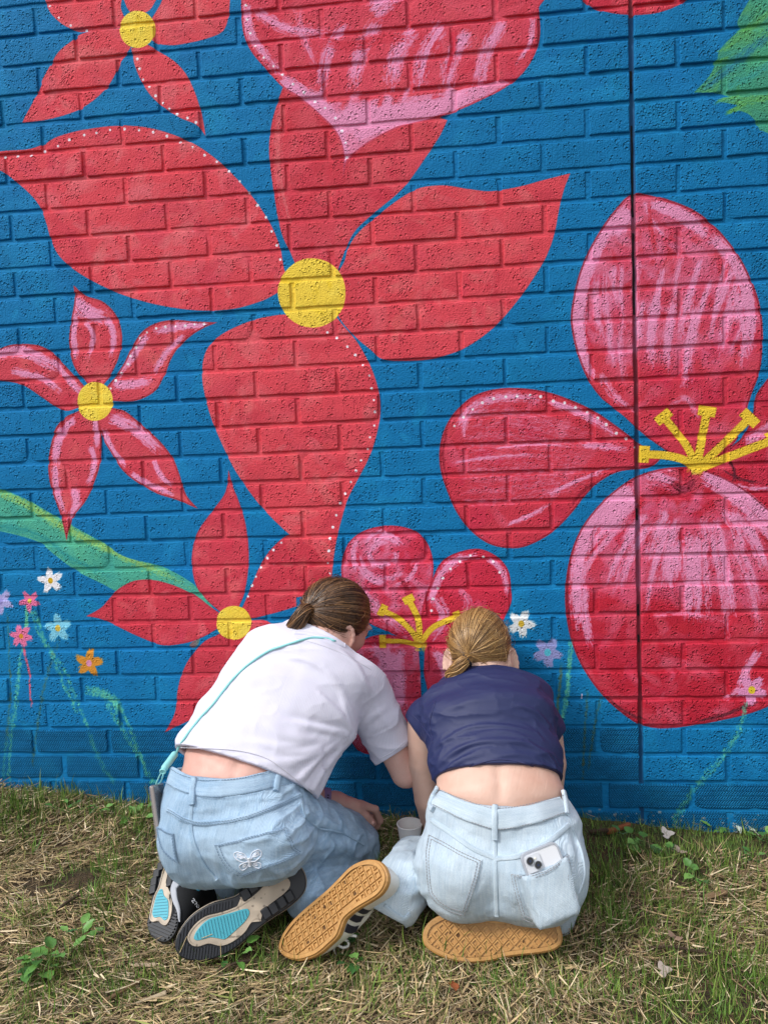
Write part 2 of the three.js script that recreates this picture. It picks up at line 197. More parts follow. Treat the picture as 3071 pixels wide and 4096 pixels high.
  petal([[1360, 420], [1392, 418], [1440, 431], [1500, 456], [1550, 496], [1590, 546], [1620, 602], [1640, 662], [1646, 730], [1640, 800], [1622, 852], [1606, 902], [1580, 962], [1500, 1012, 1], [1420, 962], [1380, 930], [1332, 892], [1300, 862], [1275, 830], [1255, 790], [1240, 742], [1232, 690], [1238, 640], [1250, 590], [1271, 540], [1300, 490], [1330, 450]], '#c8394b', {
    ...big, draw() {
      dabs([1240, 430, 1640, 780], 520, ['#d86a8c', '#cf4a66', '#dc7a9c'], 10, 40, .3);
      brush([[1352, 440], [1320, 480], [1290, 530], [1262, 600], [1250, 690], [1262, 780], [1290, 835]], 34, pink, .95, 4.5); brush([[1355, 450], [1345, 480], [1325, 510]], 34, pink, .9, 5); brush([[1400, 440], [1470, 465], [1530, 510]], 30, pink, .9, 4.5); brush([[1385, 430], [1410, 480], [1440, 520]], 16, pink, .6);
      brush([[1530, 505], [1575, 550], [1605, 610], [1618, 680], [1612, 780]], 30, pink, .9, 4);
      for (let i = 0; i < 26; i++) { const an = lerp(-.5, .38, i / 25) + (R() - .5) * .03, r0 = lerp(330, 470, R()), r1 = r0 - 90 - R() * 110; brush([[1490 + Math.sin(an) * r0, 1000 - Math.cos(an) * r0], [1474 + Math.sin(an) * (r0 * .92), 1000 - Math.cos(an) * (r0 + r1) / 2], [1466 + Math.sin(an) * r0 * .8, 1000 - Math.cos(an) * r1]], 14 + R() * 18, pink, .3 + .4 * R(), 1.2 + R() * .8); }
      brush([[1290, 800], [1330, 860], [1370, 890]], 26, pink, .5); brush([[1590, 640], [1605, 720], [1598, 800]], 20, pink, .6, 1.4);
      brush([[1400, 440], [1410, 520], [1420, 560]], 18, '#c8394b', .7, 1.4); brush([[1440, 880], [1480, 860], [1510, 905]], 20, pink, .35);
    }
  });
  petal([[1425, 992, 1], [1370, 950], [1330, 920], [1280, 886], [1230, 863], [1180, 846], [1120, 838], [1070, 840], [1022, 855], [986, 885], [965, 915], [952, 950], [948, 985], [952, 1020], [965, 1060], [985, 1105], [1015, 1145], [1055, 1174], [1100, 1184], [1140, 1178], [1190, 1151], [1230, 1112], [1262, 1072], [1292, 1042], [1335, 1019], [1400, 1010]], '#c8394b', { ...big, draw() { for (let i = 0; i < 9; i++) brush([[985, 905 + i * 22], [1090, 890 + i * 24], [1300, 940 + i * 12]], 34, pink, .26, .5); brush([[985, 930], [1020, 880], [1090, 858], [1180, 865]], 30, pink, .7, 1.5); brush([[1180, 865], [1260, 895], [1340, 945]], 22, pink, .8, 1.6); brush([[970, 1000], [1080, 985], [1180, 978]], 8, pink, .7, 1.6); brush([[1060, 970], [1150, 960], [1250, 965]], 6, pink, .6, 1.4); brush([[1180, 1070], [1240, 1040], [1320, 1010]], 14, pink, .8, 1.6); brush([[1090, 1135], [1150, 1110], [1190, 1085]], 14, pink, .8, 1.6); brush([[1000, 950], [1010, 900], [1060, 880]], 16, pink, .5); brush([[1250, 960], [1310, 965], [1360, 970]], 22, pink, .6, 1.3); brush([[1230, 1095], [1260, 1060], [1300, 1035]], 12, '#8c1f30', .5, 1.4); brush([[965, 920], [956, 985], [968, 1050]], 10, '#8c1f30', .4, 1.4); } });
  petal([[1500, 1010, 1], [1590, 955], [1622, 905], [1640, 840], [1720, 790], [1720, 1130], [1640, 1090], [1560, 1040]], '#bb263a', { ...big, draw() { brush([[1600, 960], [1650, 930], [1700, 900]], 36, pink, .6, 1.4); brush([[1560, 1045], [1640, 1055], [1700, 1050]], 14, pink, .7, 1.3); brush([[1570, 985], [1585, 1020], [1580, 1050]], 9, '#5c1f2e', .7, 1.5); brush([[1560, 1015], [1600, 1035], [1650, 1045]], 8, '#5c1f2e', .6, 1.5); } });
  petal([[1500, 1008, 1], [1560, 1030], [1615, 1062], [1660, 1100], [1730, 1150], [1730, 1490], [1660, 1525], [1600, 1546], [1520, 1563], [1450, 1573], [1392, 1569], [1350, 1546], [1300, 1501], [1260, 1446], [1235, 1390], [1222, 1330], [1220, 1270], [1230, 1205], [1250, 1150], [1280, 1105], [1320, 1065], [1372, 1030], [1430, 1012]], '#bd263a', {
    ...big, draw() {
      dabs([1235, 1020, 1700, 1290], 420, ['#d86a8c', '#cf4a66', '#d65f80'], 10, 40, .3);
      brush([[1370, 1045], [1310, 1085], [1272, 1140], [1250, 1220], [1245, 1300], [1250, 1370]], 38, pink, .95, 4.5); for (let i = 0; i < 3; i++) brush([[1365, 1060], [1330, 1090], [1300, 1140]], 64, pink, .9, 3); brush([[1262, 1260], [1262, 1320], [1275, 1400]], 26, pink, .8, 1.6); brush([[1390, 1020], [1430, 1030], [1460, 1040]], 50, pink, .6, 1.4);
      brush([[1515, 1020], [1570, 1050], [1625, 1095], [1670, 1150]], 50, pink, .95, 5); brush([[1600, 1060], [1680, 1120], [1720, 1180]], 50, pink, .9, 4);
      for (let i = 0; i < 34; i++) { const an = lerp(-.98, .8, i / 33) + (R() - .5) * .05, r0 = 100 + R() * 70, r1 = r0 + 70 + R() * 170; brush([[1500 + Math.sin(an) * r0 * 1.1, 1010 + Math.cos(an) * r0], [1500 + Math.sin(an) * (r0 + r1) * .5, 1010 + Math.cos(an) * (r0 + r1) * .5], [1500 + Math.sin(an) * r1 * .86, 1010 + Math.cos(an) * r1]], 14 + R() * 20, pink, .3 + .45 * R(), 1.1 + R()); }
      brush([[1640, 1400], [1610, 1450], [1590, 1490]], 26, pink, .85, 1.7); brush([[1600, 1480], [1580, 1500], [1560, 1510]], 20, pink, .6); brush([[1400, 1330], [1470, 1325], [1560, 1340]], 18, pink, .3);
      brush([[1640, 1515], [1560, 1545], [1490, 1562]], 14, '#6b2634', .75, 1.7); brush([[1300, 1498], [1345, 1535], [1400, 1560]], 12, '#6b2634', .6, 1.6); brush([[1232, 1200], [1224, 1280], [1234, 1380]], 8, '#7a2133', .6, 1.6); brush([[1500, 1030], [1480, 1060], [1440, 1040]], 24, '#7a2133', .5, 1.4);
    }
  });
  g.fillStyle = '#0e6fa4'; path([[1300, 862, 1], [1345, 898], [1385, 935], [1430, 968], [1455, 985, 1], [1400, 965], [1350, 925]]); g.fill(); path([[1240, 1105, 1], [1262, 1072], [1295, 1042], [1335, 1020], [1366, 1014, 1], [1366, 1026, 1], [1320, 1060], [1280, 1100], [1255, 1140, 1]]); g.fill();
  sta([[1503, 1012], [1478, 994], [1440, 984], [1390, 981]], 15, 17); sta([[1503, 1008], [1480, 960], [1432, 900]], 14, 17); sta([[1503, 1008], [1515, 945], [1526, 888]], 15, 17); sta([[1505, 1010], [1560, 960], [1618, 903]], 15, 19); sta([[1508, 1012], [1590, 980], [1668, 950]], 16, 17); g.fillStyle = '#e9c43a'; path([[1468, 995, 1], [1503, 1022, 1], [1545, 997, 1], [1503, 985]]); g.fill();
  dots([[982, 918], [1010, 890], [1045, 868], [1090, 858], [1150, 855], [1205, 868], [1260, 888], [1300, 912], [1340, 940], [1372, 965]], 17);
  dots([[930, 1320], [940, 1280], [962, 1240], [985, 1215], [1020, 1200], [1060, 1210], [1080, 1235]], 9);
  petal([[1245, -40], [1262, 4], [1310, 27], [1370, 33], [1430, 25], [1478, 2], [1500, -40]], '#c83246', { rim: '#a82c3c' });
  // little flowers and their stems
  const wisp = (pts, w0, col, a0 = .8, d = 1.2) => { const w = w0 * .68, a = a0 * .52; const cv = curve(pts, 60); g.save(); g.fillStyle = col; for (const p of cv) for (let k = 0; k < 5 * d; k++) { if (R() < .25) continue; g.globalAlpha = a * R(); g.beginPath(); g.ellipse(p.x + (R() - .5) * w * K, p.y + (R() - .5) * 20, .8 + R() * 1.7, 1.2 + R() * 4, (R() - .5) * 1.2, 0, 7); g.fill(); } g.restore(); };
  const teal = '#62bd9c', olive = '#5a6a4a';
  wisp([[66, 1320], [90, 1375], [120, 1430], [140, 1480], [165, 1535]], 11, teal, .9); wisp([[75, 1320], [100, 1390], [140, 1450], [165, 1510], [190, 1570]], 8, teal, .8); wisp([[195, 1590], [215, 1640], [245, 1690]], 12, teal, .45);
  wisp([[58, 1310], [58, 1340], [55, 1360]], 8, teal, .9); wisp([[46, 1400], [42, 1440], [38, 1500], [30, 1560], [22, 1610], [20, 1690]], 10, teal, .9); wisp([[45, 1420], [30, 1530], [14, 1600], [8, 1690]], 9, teal, .5);
  wisp([[190, 1492], [215, 1495], [245, 1515], [262, 1535]], 26, teal, .9, 2); wisp([[240, 1510], [268, 1545], [285, 1585], [305, 1640], [330, 1690], [345, 1720]], 11, teal, .9); wisp([[228, 1515], [255, 1560], [280, 1600], [315, 1660]], 9, teal, .8);
  wisp([[1232, 1388], [1228, 1450], [1224, 1500], [1215, 1545], [1208, 1600]], 12, teal, 1, 1.7); wisp([[1610, 1520], [1596, 1575], [1566, 1625], [1530, 1668], [1500, 1705], [1475, 1740], [1450, 1780]], 10, teal, 1, 1.8);
  wisp([[16, 1330], [20, 1420], [22, 1500], [14, 1600]], 7, olive, .5); wisp([[128, 1380], [110, 1430], [95, 1490], [80, 1570], [70, 1650]], 6, olive, .55); wisp([[1212, 1440], [1206, 1500], [1202, 1560]], 6, olive, .6); wisp([[1268, 1500], [1262, 1580], [1258, 1680]], 6, olive, .5); wisp([[1300, 1500], [1285, 1560], [1270, 1660]], 4, olive, .4);
  wisp([[50, 1400], [58, 1430], [64, 1460], [66, 1500], [68, 1520]], 3, '#e0607a', .9); g.fillStyle = '#d9c7e8'; g.fillRect(...X(1254, 1498), 3, 12);
  const flower = (x, y, r, col, cc, a0, n = 5) => { for (let i = 0; i < n; i++) { const a = a0 + i * 6.283 / n; brush([[x + Math.cos(a) * r * .1, y + Math.sin(a) * r * .1], [x + Math.cos(a) * r * .6, y + Math.sin(a) * r * .6], [x + Math.cos(a) * r * 1.15, y + Math.sin(a) * r * 1.15]], r * .9, col, 1, 5); const [px, py] = X(x + Math.cos(a) * r * .6, y + Math.sin(a) * r * .6); g.fillStyle = col; g.globalAlpha = .92; g.beginPath(); g.ellipse(px, py, r * .5 * K, r * .38 * K, a, 0, 7); g.fill(); g.globalAlpha = 1; } const [cx, cy] = X(x, y); g.fillStyle = cc; g.beginPath(); g.ellipse(cx, cy, r * .27 * K, r * .31 * K, 0, 0, 7); g.fill(); };
  flower(109, 1254, 22, '#ecebf2', '#d3a92c', -.5); flower(2, 1300, 22, '#a9a4d6', '#8f88c2', .3); flower(64, 1298, 17, '#e0709c', '#d9c44c', .4, 5); flower(46, 1374, 19, '#e2759f', '#d48f2c', .2, 6); flower(125, 1357, 24, '#7cc6e0', '#d0b44a', -.4); flower(193, 1432, 24, '#d08c34', '#d98fb6', -.2);
  flower(1125, 1347, 23, '#dfe3e6', '#cfae3c', .1); flower(1182, 1409, 26, '#8f93c8', '#58bdd4', .25); flower(1622, 1490, 26, '#e08fbb', '#dcc232', .35);
  return { c, g, N };
})();
// brick relief: a tile of 4 bricks by 8 courses of stippled faces, and a herringbone tile for the footing courses
const paintTex = (() => {
  const { c, g, N } = muralTex, R = rng(5); // paint grain: worn chips and small specks of the coats beneath
  for (let i = 0; i < 2600; i++) { g.globalAlpha = 0.10 + 0.25 * R(); g.fillStyle = R() < .5 ? '#0f3f63' : '#d7dde6'; const s = 0.8 + R() * 1.6; g.fillRect(R() * N, R() * N, s, s); }
  // bare, whitish chips along the foot of the wall
  for (let i = 0; i < 900; i++) { const fx = R() * 1700, y = -0.03 + R() * R() * 0.06; const p = P(fx, 1735, 0); const w = 0.095 - (p.x + .27) * 0.07; g.globalAlpha = .75; g.fillStyle = R() < .6 ? '#c3c3c4' : '#8b97a3'; const s = 1 + R() * 3.4; g.fillRect((p.x - WX0) / WW * N, N - (Math.max(0.006, w * .5) + y - WY0) / WH * N, s * 1.5, s); }
  g.globalAlpha = 1;
  const t = new THREE.CanvasTexture(c); t.colorSpace = THREE.SRGBColorSpace; t.anisotropy = 8; return t;
})();
const TW = 4 * BP, TH = 8 * CO;
function reliefTile(N, M, f) { const a = new Float32Array(N * M).fill(0.62); f(a, N, M); return dataTex(N, M, (i, j) => a[j * N + i]); }
const stippleTex = reliefTile(1536, 1024, (a, N, M) => {
  const R = rng(77);
  for (let j = 0; j < M; j++) for (let i = 0; i < N; i++) {
    const x = i / N * TW, y = j / M * TH; const px = 6.2832 * i / N, py = 6.2832 * j / M; // seamless: noise on a torus
    const n1 = noise3(Math.cos(px) * 42 + 50, Math.sin(px) * 42, Math.cos(py) * 30 + Math.sin(py) * 61) , n2 = noise3(x * 420, y * 420, 3), n3 = noise3(x * 900, y * 700, 9);
    a[j * N + i] += 0.05 * n1 + 0.07 * n2 + 0.05 * n3;
  }
  const put = (cx, cy, r, d, ex) => { const q = Math.ceil(r * 1.7); for (let v = -q; v <= q; v++) for (let u = -q; u <= q; u++) { const s = Math.hypot(u * ex, v / ex) / r; if (s > 1.6) continue; const k = ((cy + v + M) % M) * N + (cx + u + N) % N; a[k] += s < 1 ? -d * (1 - s * s) : d * 0.15 * Math.max(0, 1 - Math.abs(s - 1.2) / .4); } };
  for (let r = 0; r < 8; r++) for (let b = -1; b < 4; b++) {
    const off = r % 2 ? 0.5 : 0, n = 30 + Math.floor(R() * 45), mx = 384, my = 128;
    for (let k = 0; k < n; k++) put(Math.floor((b + off) * mx + 22 + R() * (mx - 44) + N) % N, Math.floor(r * my + 14 + R() * (my - 32)), 3.4 + R() * R() * 5.2, 0.3 + R() * 0.4, 0.85 + R() * .3);
    if (R() < .5) for (let k = 0; k < 26; k++) put(Math.floor((b + off) * mx + 120 + k * 3 + N) % N, Math.floor(r * my + 50 + Math.sin(k * .3 + r) * 7), 2, 0.25, 1);
  }
});
const herringTex = reliefTile(1536, 1024, (a, N, M) => {
  for (let j = 0; j < M; j++) for (let i = 0; i < N; i++) {
    const y = j / M * TH * 1000, x = i / N * TW * 1000, band = 12.5, t = (y % band) / band, z = Math.abs(t - .5) * 2;   // zigzag combed clay
    const ph = (x + z * 6 + 0.6 * noise2(x * .15, y * .15)) / 6.797, s = Math.sin(ph * 6.2832);
    a[j * N + i] += 0.34 * s * (0.75 + .35 * noise2(x * .05, y * .12)) + .07 * noise2(x * .9, y * .9) - (t < .08 || t > .92 ? .16 : 0);
  }
});
const uvRep = t => { t.repeat.set(WW / TW, WH / TH); t.offset.set((WX0 / TW) % 1, ((WY0 - yBot(24)) / TH) % 1); return t; };
uvRep(stippleTex); uvRep(herringTex);
const wallMat = phys('#ffffff', 0.75, { specularIntensity: .3, map: paintTex, bumpMap: stippleTex, bumpScale: 0.0058 });
const footMat = phys('#ffffff', 0.75, { specularIntensity: .3, map: paintTex, bumpMap: herringTex, bumpScale: 0.012 });
const mortarRough = dataTex(512, 512, (i, j) => .5 + .35 * noise2(i * .06, j * .09) + .2 * noise2(i * .3, j * .3), 9, 9);
const mortarMat = phys('#ffffff', 0.75, { specularIntensity: .3, map: paintTex, bumpMap: mortarRough, bumpScale: 0.002 });
const wuv = (x, y) => [(x - WX0) / WW, (y - WY0) / WH];
function brickGeo(x0, x1, y0, y1, seed, rough = 1) {
  const nx = Math.max(3, Math.round((x1 - x0) / 0.024)), ny = 4, pos = [], uv = [], idx = [], J = 0.0011 * rough, z0 = (h3(seed, 3, 1) - .5) * 0.003;
  const tx = (h3(seed, 5, 2) - .5) * 0.004, ty = (h3(seed, 9, 4) - .5) * 0.003, cr = h3(seed, 2, 2) < .12 * rough ? Math.floor(h3(seed, 8, 8) * 4) : -1;
  const ring = [[0, -0.022], [0, -0.0032], [0.0009, -0.0009], [0.0034, 0]], rows = [];
  // a lattice whose outer rings fold back to the sides
  const xs = [...ring.map(r => ['l', r]), ...Array.from({ length: nx - 1 }, (_, i) => ['m', (i + 1) / nx]), ...ring.slice().reverse().map(r => ['r', r])];
  const ys = [...ring.map(r => ['l', r]), ...Array.from({ length: ny - 1 }, (_, i) => ['m', (i + 1) / ny]), ...ring.slice().reverse().map(r => ['r', r])];
  const co = (e, a, b) => e[0] === 'l' ? [a + e[1][0], e[1][1]] : e[0] === 'r' ? [b - e[1][0], e[1][1]] : [lerp(a + .0034, b - .0034, e[1]), 0];
  for (const ey of ys) for (const ex of xs) {
    let [x, dx] = co(ex, x0, x1), [y, dy] = co(ey, y0, y1); const e = Math.min(dx, dy);
    const u = (x - x0) / (x1 - x0), v = (y - y0) / (y1 - y0), edge = 1 - Math.min(1, Math.min(x - x0, x1 - x, y - y0, y1 - y) / 0.012);
    x += J * 1.1 * noise3(y * 90, x * 60, seed * 1.7) * edge; y += J * 1.3 * noise3(x * 70, y * 80, seed * 2.3 + 40) * edge;
    let z = e + z0 + tx * (u - .5) + ty * (v - .5) + J * .8 * noise3(x * 45, y * 45, seed) * (e > -.02 ? 1 : 0);
    if (cr >= 0) { const cx = cr & 1 ? 1 - u : u, cy = cr & 2 ? 1 - v : v; const d = Math.hypot(cx * 3.2, cy); if (d < .4) z -= (.4 - d) * 0.014; }
    pos.push(x, y, z); uv.push(...wuv(x, y));
  }
  const W = xs.length; for (let j = 0; j < ys.length - 1; j++) for (let i = 0; i < W - 1; i++) { const a = j * W + i; idx.push(a, a + 1, a + W + 1, a, a + W + 1, a + W); }
  const g = new THREE.BufferGeometry(); g.setAttribute('position', new THREE.Float32BufferAttribute(pos, 3)); g.setAttribute('uv', new THREE.Float32BufferAttribute(uv, 2)); g.setIndex(idx); g.computeVertexNormals(); return g;
}
const wall = thing('brick_wall', 'brick wall painted blue with a mural of large red and pink flowers', 'wall', V(0, 0, 0));
{
  const EX = 7 * BP, R = rng(3), far = [], inView = (x0, x1, y0, y1) => x1 > -0.36 && x0 < 1.93 && y1 > -0.05 && y0 < 2.27;
  const XL = -2.2, XR = 4.4; let seed = 1;
  for (let r = -6; r <= 31; r++) {
    const y0 = yBot(r), y1 = y0 + CO - JT; const cuts = [];
    const foot = r >= 29 || r >= 27;
    for (let k = -14; k <= 24; k++) {
      let j = (k + (r & 1 ? 0 : .5));
      if (r === 27) j = k < 6 ? k * 1.02 + .31 : k + .5; if (r === 28) j = k < 6 ? k * 1.03 + .71 : k + .0; if (r === 29) j = k * 1.01 + .52; if (r === 30) j = k + .03; if (r === 31) j = k + .45;
      cuts.push(j * BP);
    }
    let c2 = cuts; if (r < 29) { c2 = cuts.filter(x => Math.abs(x - EX) > .05); c2.push(EX); c2.sort((a, b) => a - b); }
    const wide = foot && !(r < 29) ? 1.35 : 1;
    for (let i = 0; i < c2.length - 1; i++) {
      const hl = (c2[i] === EX ? 0.006 : JT / 2 * wide * (foot ? 1.25 : 1)), hr = (c2[i + 1] === EX ? 0.0055 : JT / 2 * wide * (foot ? 1.25 : 1));
      const x0 = c2[i] + hl + (R() - .5) * .0028, x1 = c2[i + 1] - hr + (R() - .5) * .0028; if (x1 < XL || x0 > XR || x1 - x0 < .03) continue;
      const herring = r >= 29 || (r >= 27 && x1 < EX + .02);
      const gm = brickGeo(x0, x1, y0 + (R() - .5) * .002, y1 + (R() - .5) * .002, seed++, herring ? 2 : 1);
      if (inView(x0, x1, y0, y1)) part(wall, numbered('brick'), gm, herring ? footMat : wallMat); else far.push(gm);
    }
  }
  const fm = part(wall, 'surrounding_brickwork', far, std('#0f73ab', 0.75, {})); fm.userData.kind = 'stuff';
  // struck mortar beds (each slopes out towards its lower edge) and the recessed head joints behind
  const pos = [], uv = [], idx = [];
  const strip = (x0, x1, y, prof, n, sd) => { const b = pos.length / 3; for (let i = 0; i <= n; i++) { const x = lerp(x0, x1, i / n); for (const [dy, z] of prof) { const w = noise3(x * 30, y * 50, sd) * .0011; pos.push(x, y + dy + w * .4, z + w); uv.push(...wuv(x, y + dy)); } } const m = prof.length; for (let i = 0; i < n; i++) for (let k = 0; k < m - 1; k++) { const a = b + i * m + k; idx.push(a, a + m, a + m + 1, a, a + m + 1, a + 1); } };
  for (let r = -6; r <= 31; r++) for (const [a, b] of [[XL, EX - .0075], [EX + .008, XR]]) strip(a, b, yBot(r), [[.004, -.02], [0.0006, -.0066], [-JT * .45, -.0052], [-JT - .0004, -.0028], [-JT - .003, -.005], [-JT - .004, -.02]], 120, r);
  for (const [a, b] of [[XL, EX - .006], [EX + .0065, XR]]) { const nx = 160, ny = 60, s = pos.length / 3; for (let j = 0; j <= ny; j++) for (let i = 0; i <= nx; i++) { const x = lerp(a, b, i / nx), y = lerp(-.2, 2.75, j / ny); pos.push(x, y, -.0045 + .0012 * noise3(x * 25, y * 25, 2)); uv.push(...wuv(x, y)); } for (let j = 0; j < ny; j++) for (let i = 0; i < nx; i++) { const q = s + j * (nx + 1) + i; idx.push(q, q + 1, q + nx + 2, q, q + nx + 2, q + nx + 1); } }
  const g = new THREE.BufferGeometry(); g.setAttribute('position', new THREE.Float32BufferAttribute(pos, 3)); g.setAttribute('uv', new THREE.Float32BufferAttribute(uv, 2)); g.setIndex(idx); g.computeVertexNormals();
  part(wall, 'mortar', g, mortarMat);
  const core = [[XL, EX - .006], [EX + .0065, XR]].map(([a, b]) => { const q = new THREE.BoxGeometry(b - a, 2.95, .07); q.translate((a + b) / 2, 1.275, -.06); return q; });
  part(wall, 'brick_core', core, std('#14476a', .9));
  const jg = new THREE.PlaneGeometry(.018, 2.95, 4, 260); { const p = jg.attributes.position, u = jg.attributes.uv; for (let i = 0; i < p.count; i++) { const x = p.getX(i), y = p.getY(i) + 1.275; p.setXYZ(i, x + EX + .0007, y, -.0072 - (Math.abs(x) < .003 ? .006 : 0) + .003 * noise2(y * 22, x * 300)); u.setXY(i, ...wuv(x + EX, y)); } jg.computeVertexNormals(); }
  part(wall, 'expansion_joint', jg, std('#a9b4bd', .8, { map: paintTex }));
  // where the sealant has split open: black slits
  const sl = []; { const R2 = rng(8); for (const [a, b] of [[1.32, 1.52], [1.56, 1.78], [1.86, 1.91], [.55, .58], [.48, .5], [.80, .83]]) { const pp = []; const n = 14; const s = new THREE.Shape(); for (let i = 0; i <= n; i++) s[i ? 'lineTo' : 'moveTo'](EX - .0022 - R2() * .0016, lerp(a, b, i / n)); for (let i = n; i >= 0; i--) s.lineTo(EX + .0008 + R2() * .002, lerp(a, b, i / n)); const q = new THREE.ExtrudeGeometry(s, { depth: .002, bevelEnabled: false }); q.translate(0, 0, -.0098); sl.push(q); } }
  for (const q of sl) part(wall, numbered('split_sealant'), q, std('#0a1016', .95));
}
// ---------------------------------------------------------------- ground
const footY = x => { const t = [[-2.5, .11], [-.27, .088], [.14, .036], [.93, .008], [1.35, .010], [1.84, -.032], [4.5, -.05]]; for (let i = 0; i < t.length - 1; i++) if (x < t[i + 1][0]) return lerp(t[i][1], t[i + 1][1], sstep(t[i][0], t[i + 1][0], Math.max(x, t[i][0]))); return -.05; };
const groundY = (x, z) => footY(x) * (1 - sstep(.02, .3, z)) + (z < 4 ? .008 * noise2(x * 5, z * 5) + .006 * noise2(x * 14 + 4, z * 14) + .003 * noise2(x * 40, z * 40) - .004 : .05 * noise2(x * .2, z * .2) * sstep(4, 12, z));
function G(fx, fy) { let a = -.05, b = 1.6; for (let i = 0; i < 40; i++) { const m = (a + b) / 2, p = P(fx, fy, m); if (p.y > groundY(p.x, m)) b = m; else a = m; } return P(fx, fy, b); }
{
  const xs = [], zs = []; for (let x = -60; x < -3; x += 6) xs.push(x); for (let x = -3; x < -.7; x += .2) xs.push(x); for (let x = -.7; x < 2.3; x += .012) xs.push(x); for (let x = 2.3; x < 4.5; x += .2) xs.push(x); for (let x = 5; x <= 61; x += 7) xs.push(x);
  for (let z = -.1; z < 1.1; z += .012) zs.push(z); for (let z = 1.1; z < 4; z += .15) zs.push(z); for (let z = 4; z < 60; z += 4) zs.push(z);
  const pos = [], uv = [], idx = []; for (const z of zs) for (const x of xs) { pos.push(x, groundY(x, Math.max(z, 0)), z); uv.push(x, z); }
  for (let j = 0; j < zs.length - 1; j++) for (let i = 0; i < xs.length - 1; i++) { const a = j * xs.length + i; idx.push(a, a + xs.length, a + 1, a + 1, a + xs.length, a + xs.length + 1); }
  const g = new THREE.BufferGeometry(); g.setAttribute('position', new THREE.Float32BufferAttribute(pos, 3)); g.setAttribute('uv', new THREE.Float32BufferAttribute(uv, 2)); g.setIndex(idx); g.computeVertexNormals();
  const soil = dataTex(512, 512, (i, j) => { const a = noise2(i * .05, j * .05), b = noise2(i * .25, j * .25), c = noise2(i * .02 + 9, j * .6); const t = .5 + .3 * a + .3 * b; const gr = clamp(noise2(i * .02 + 3, j * .02) * 1.4, 0, .8); return [.2 + .13 * t + .05 * c - .04 * gr, .16 + .1 * t + .04 * c + .03 * gr, .1 + .06 * t - .03 * gr]; }, 2.3, 2.3, true);
  const m = std('#ffffff', .95, { map: soil, bumpMap: dataTex(512, 512, (i, j) => .5 + .3 * noise2(i * .2, j * .2) + .3 * noise2(i * .5, j * .5), 2.3, 2.3), bumpScale: .008 });
  const o = part(scene, 'ground', g, m); o.userData.kind = 'structure';
}
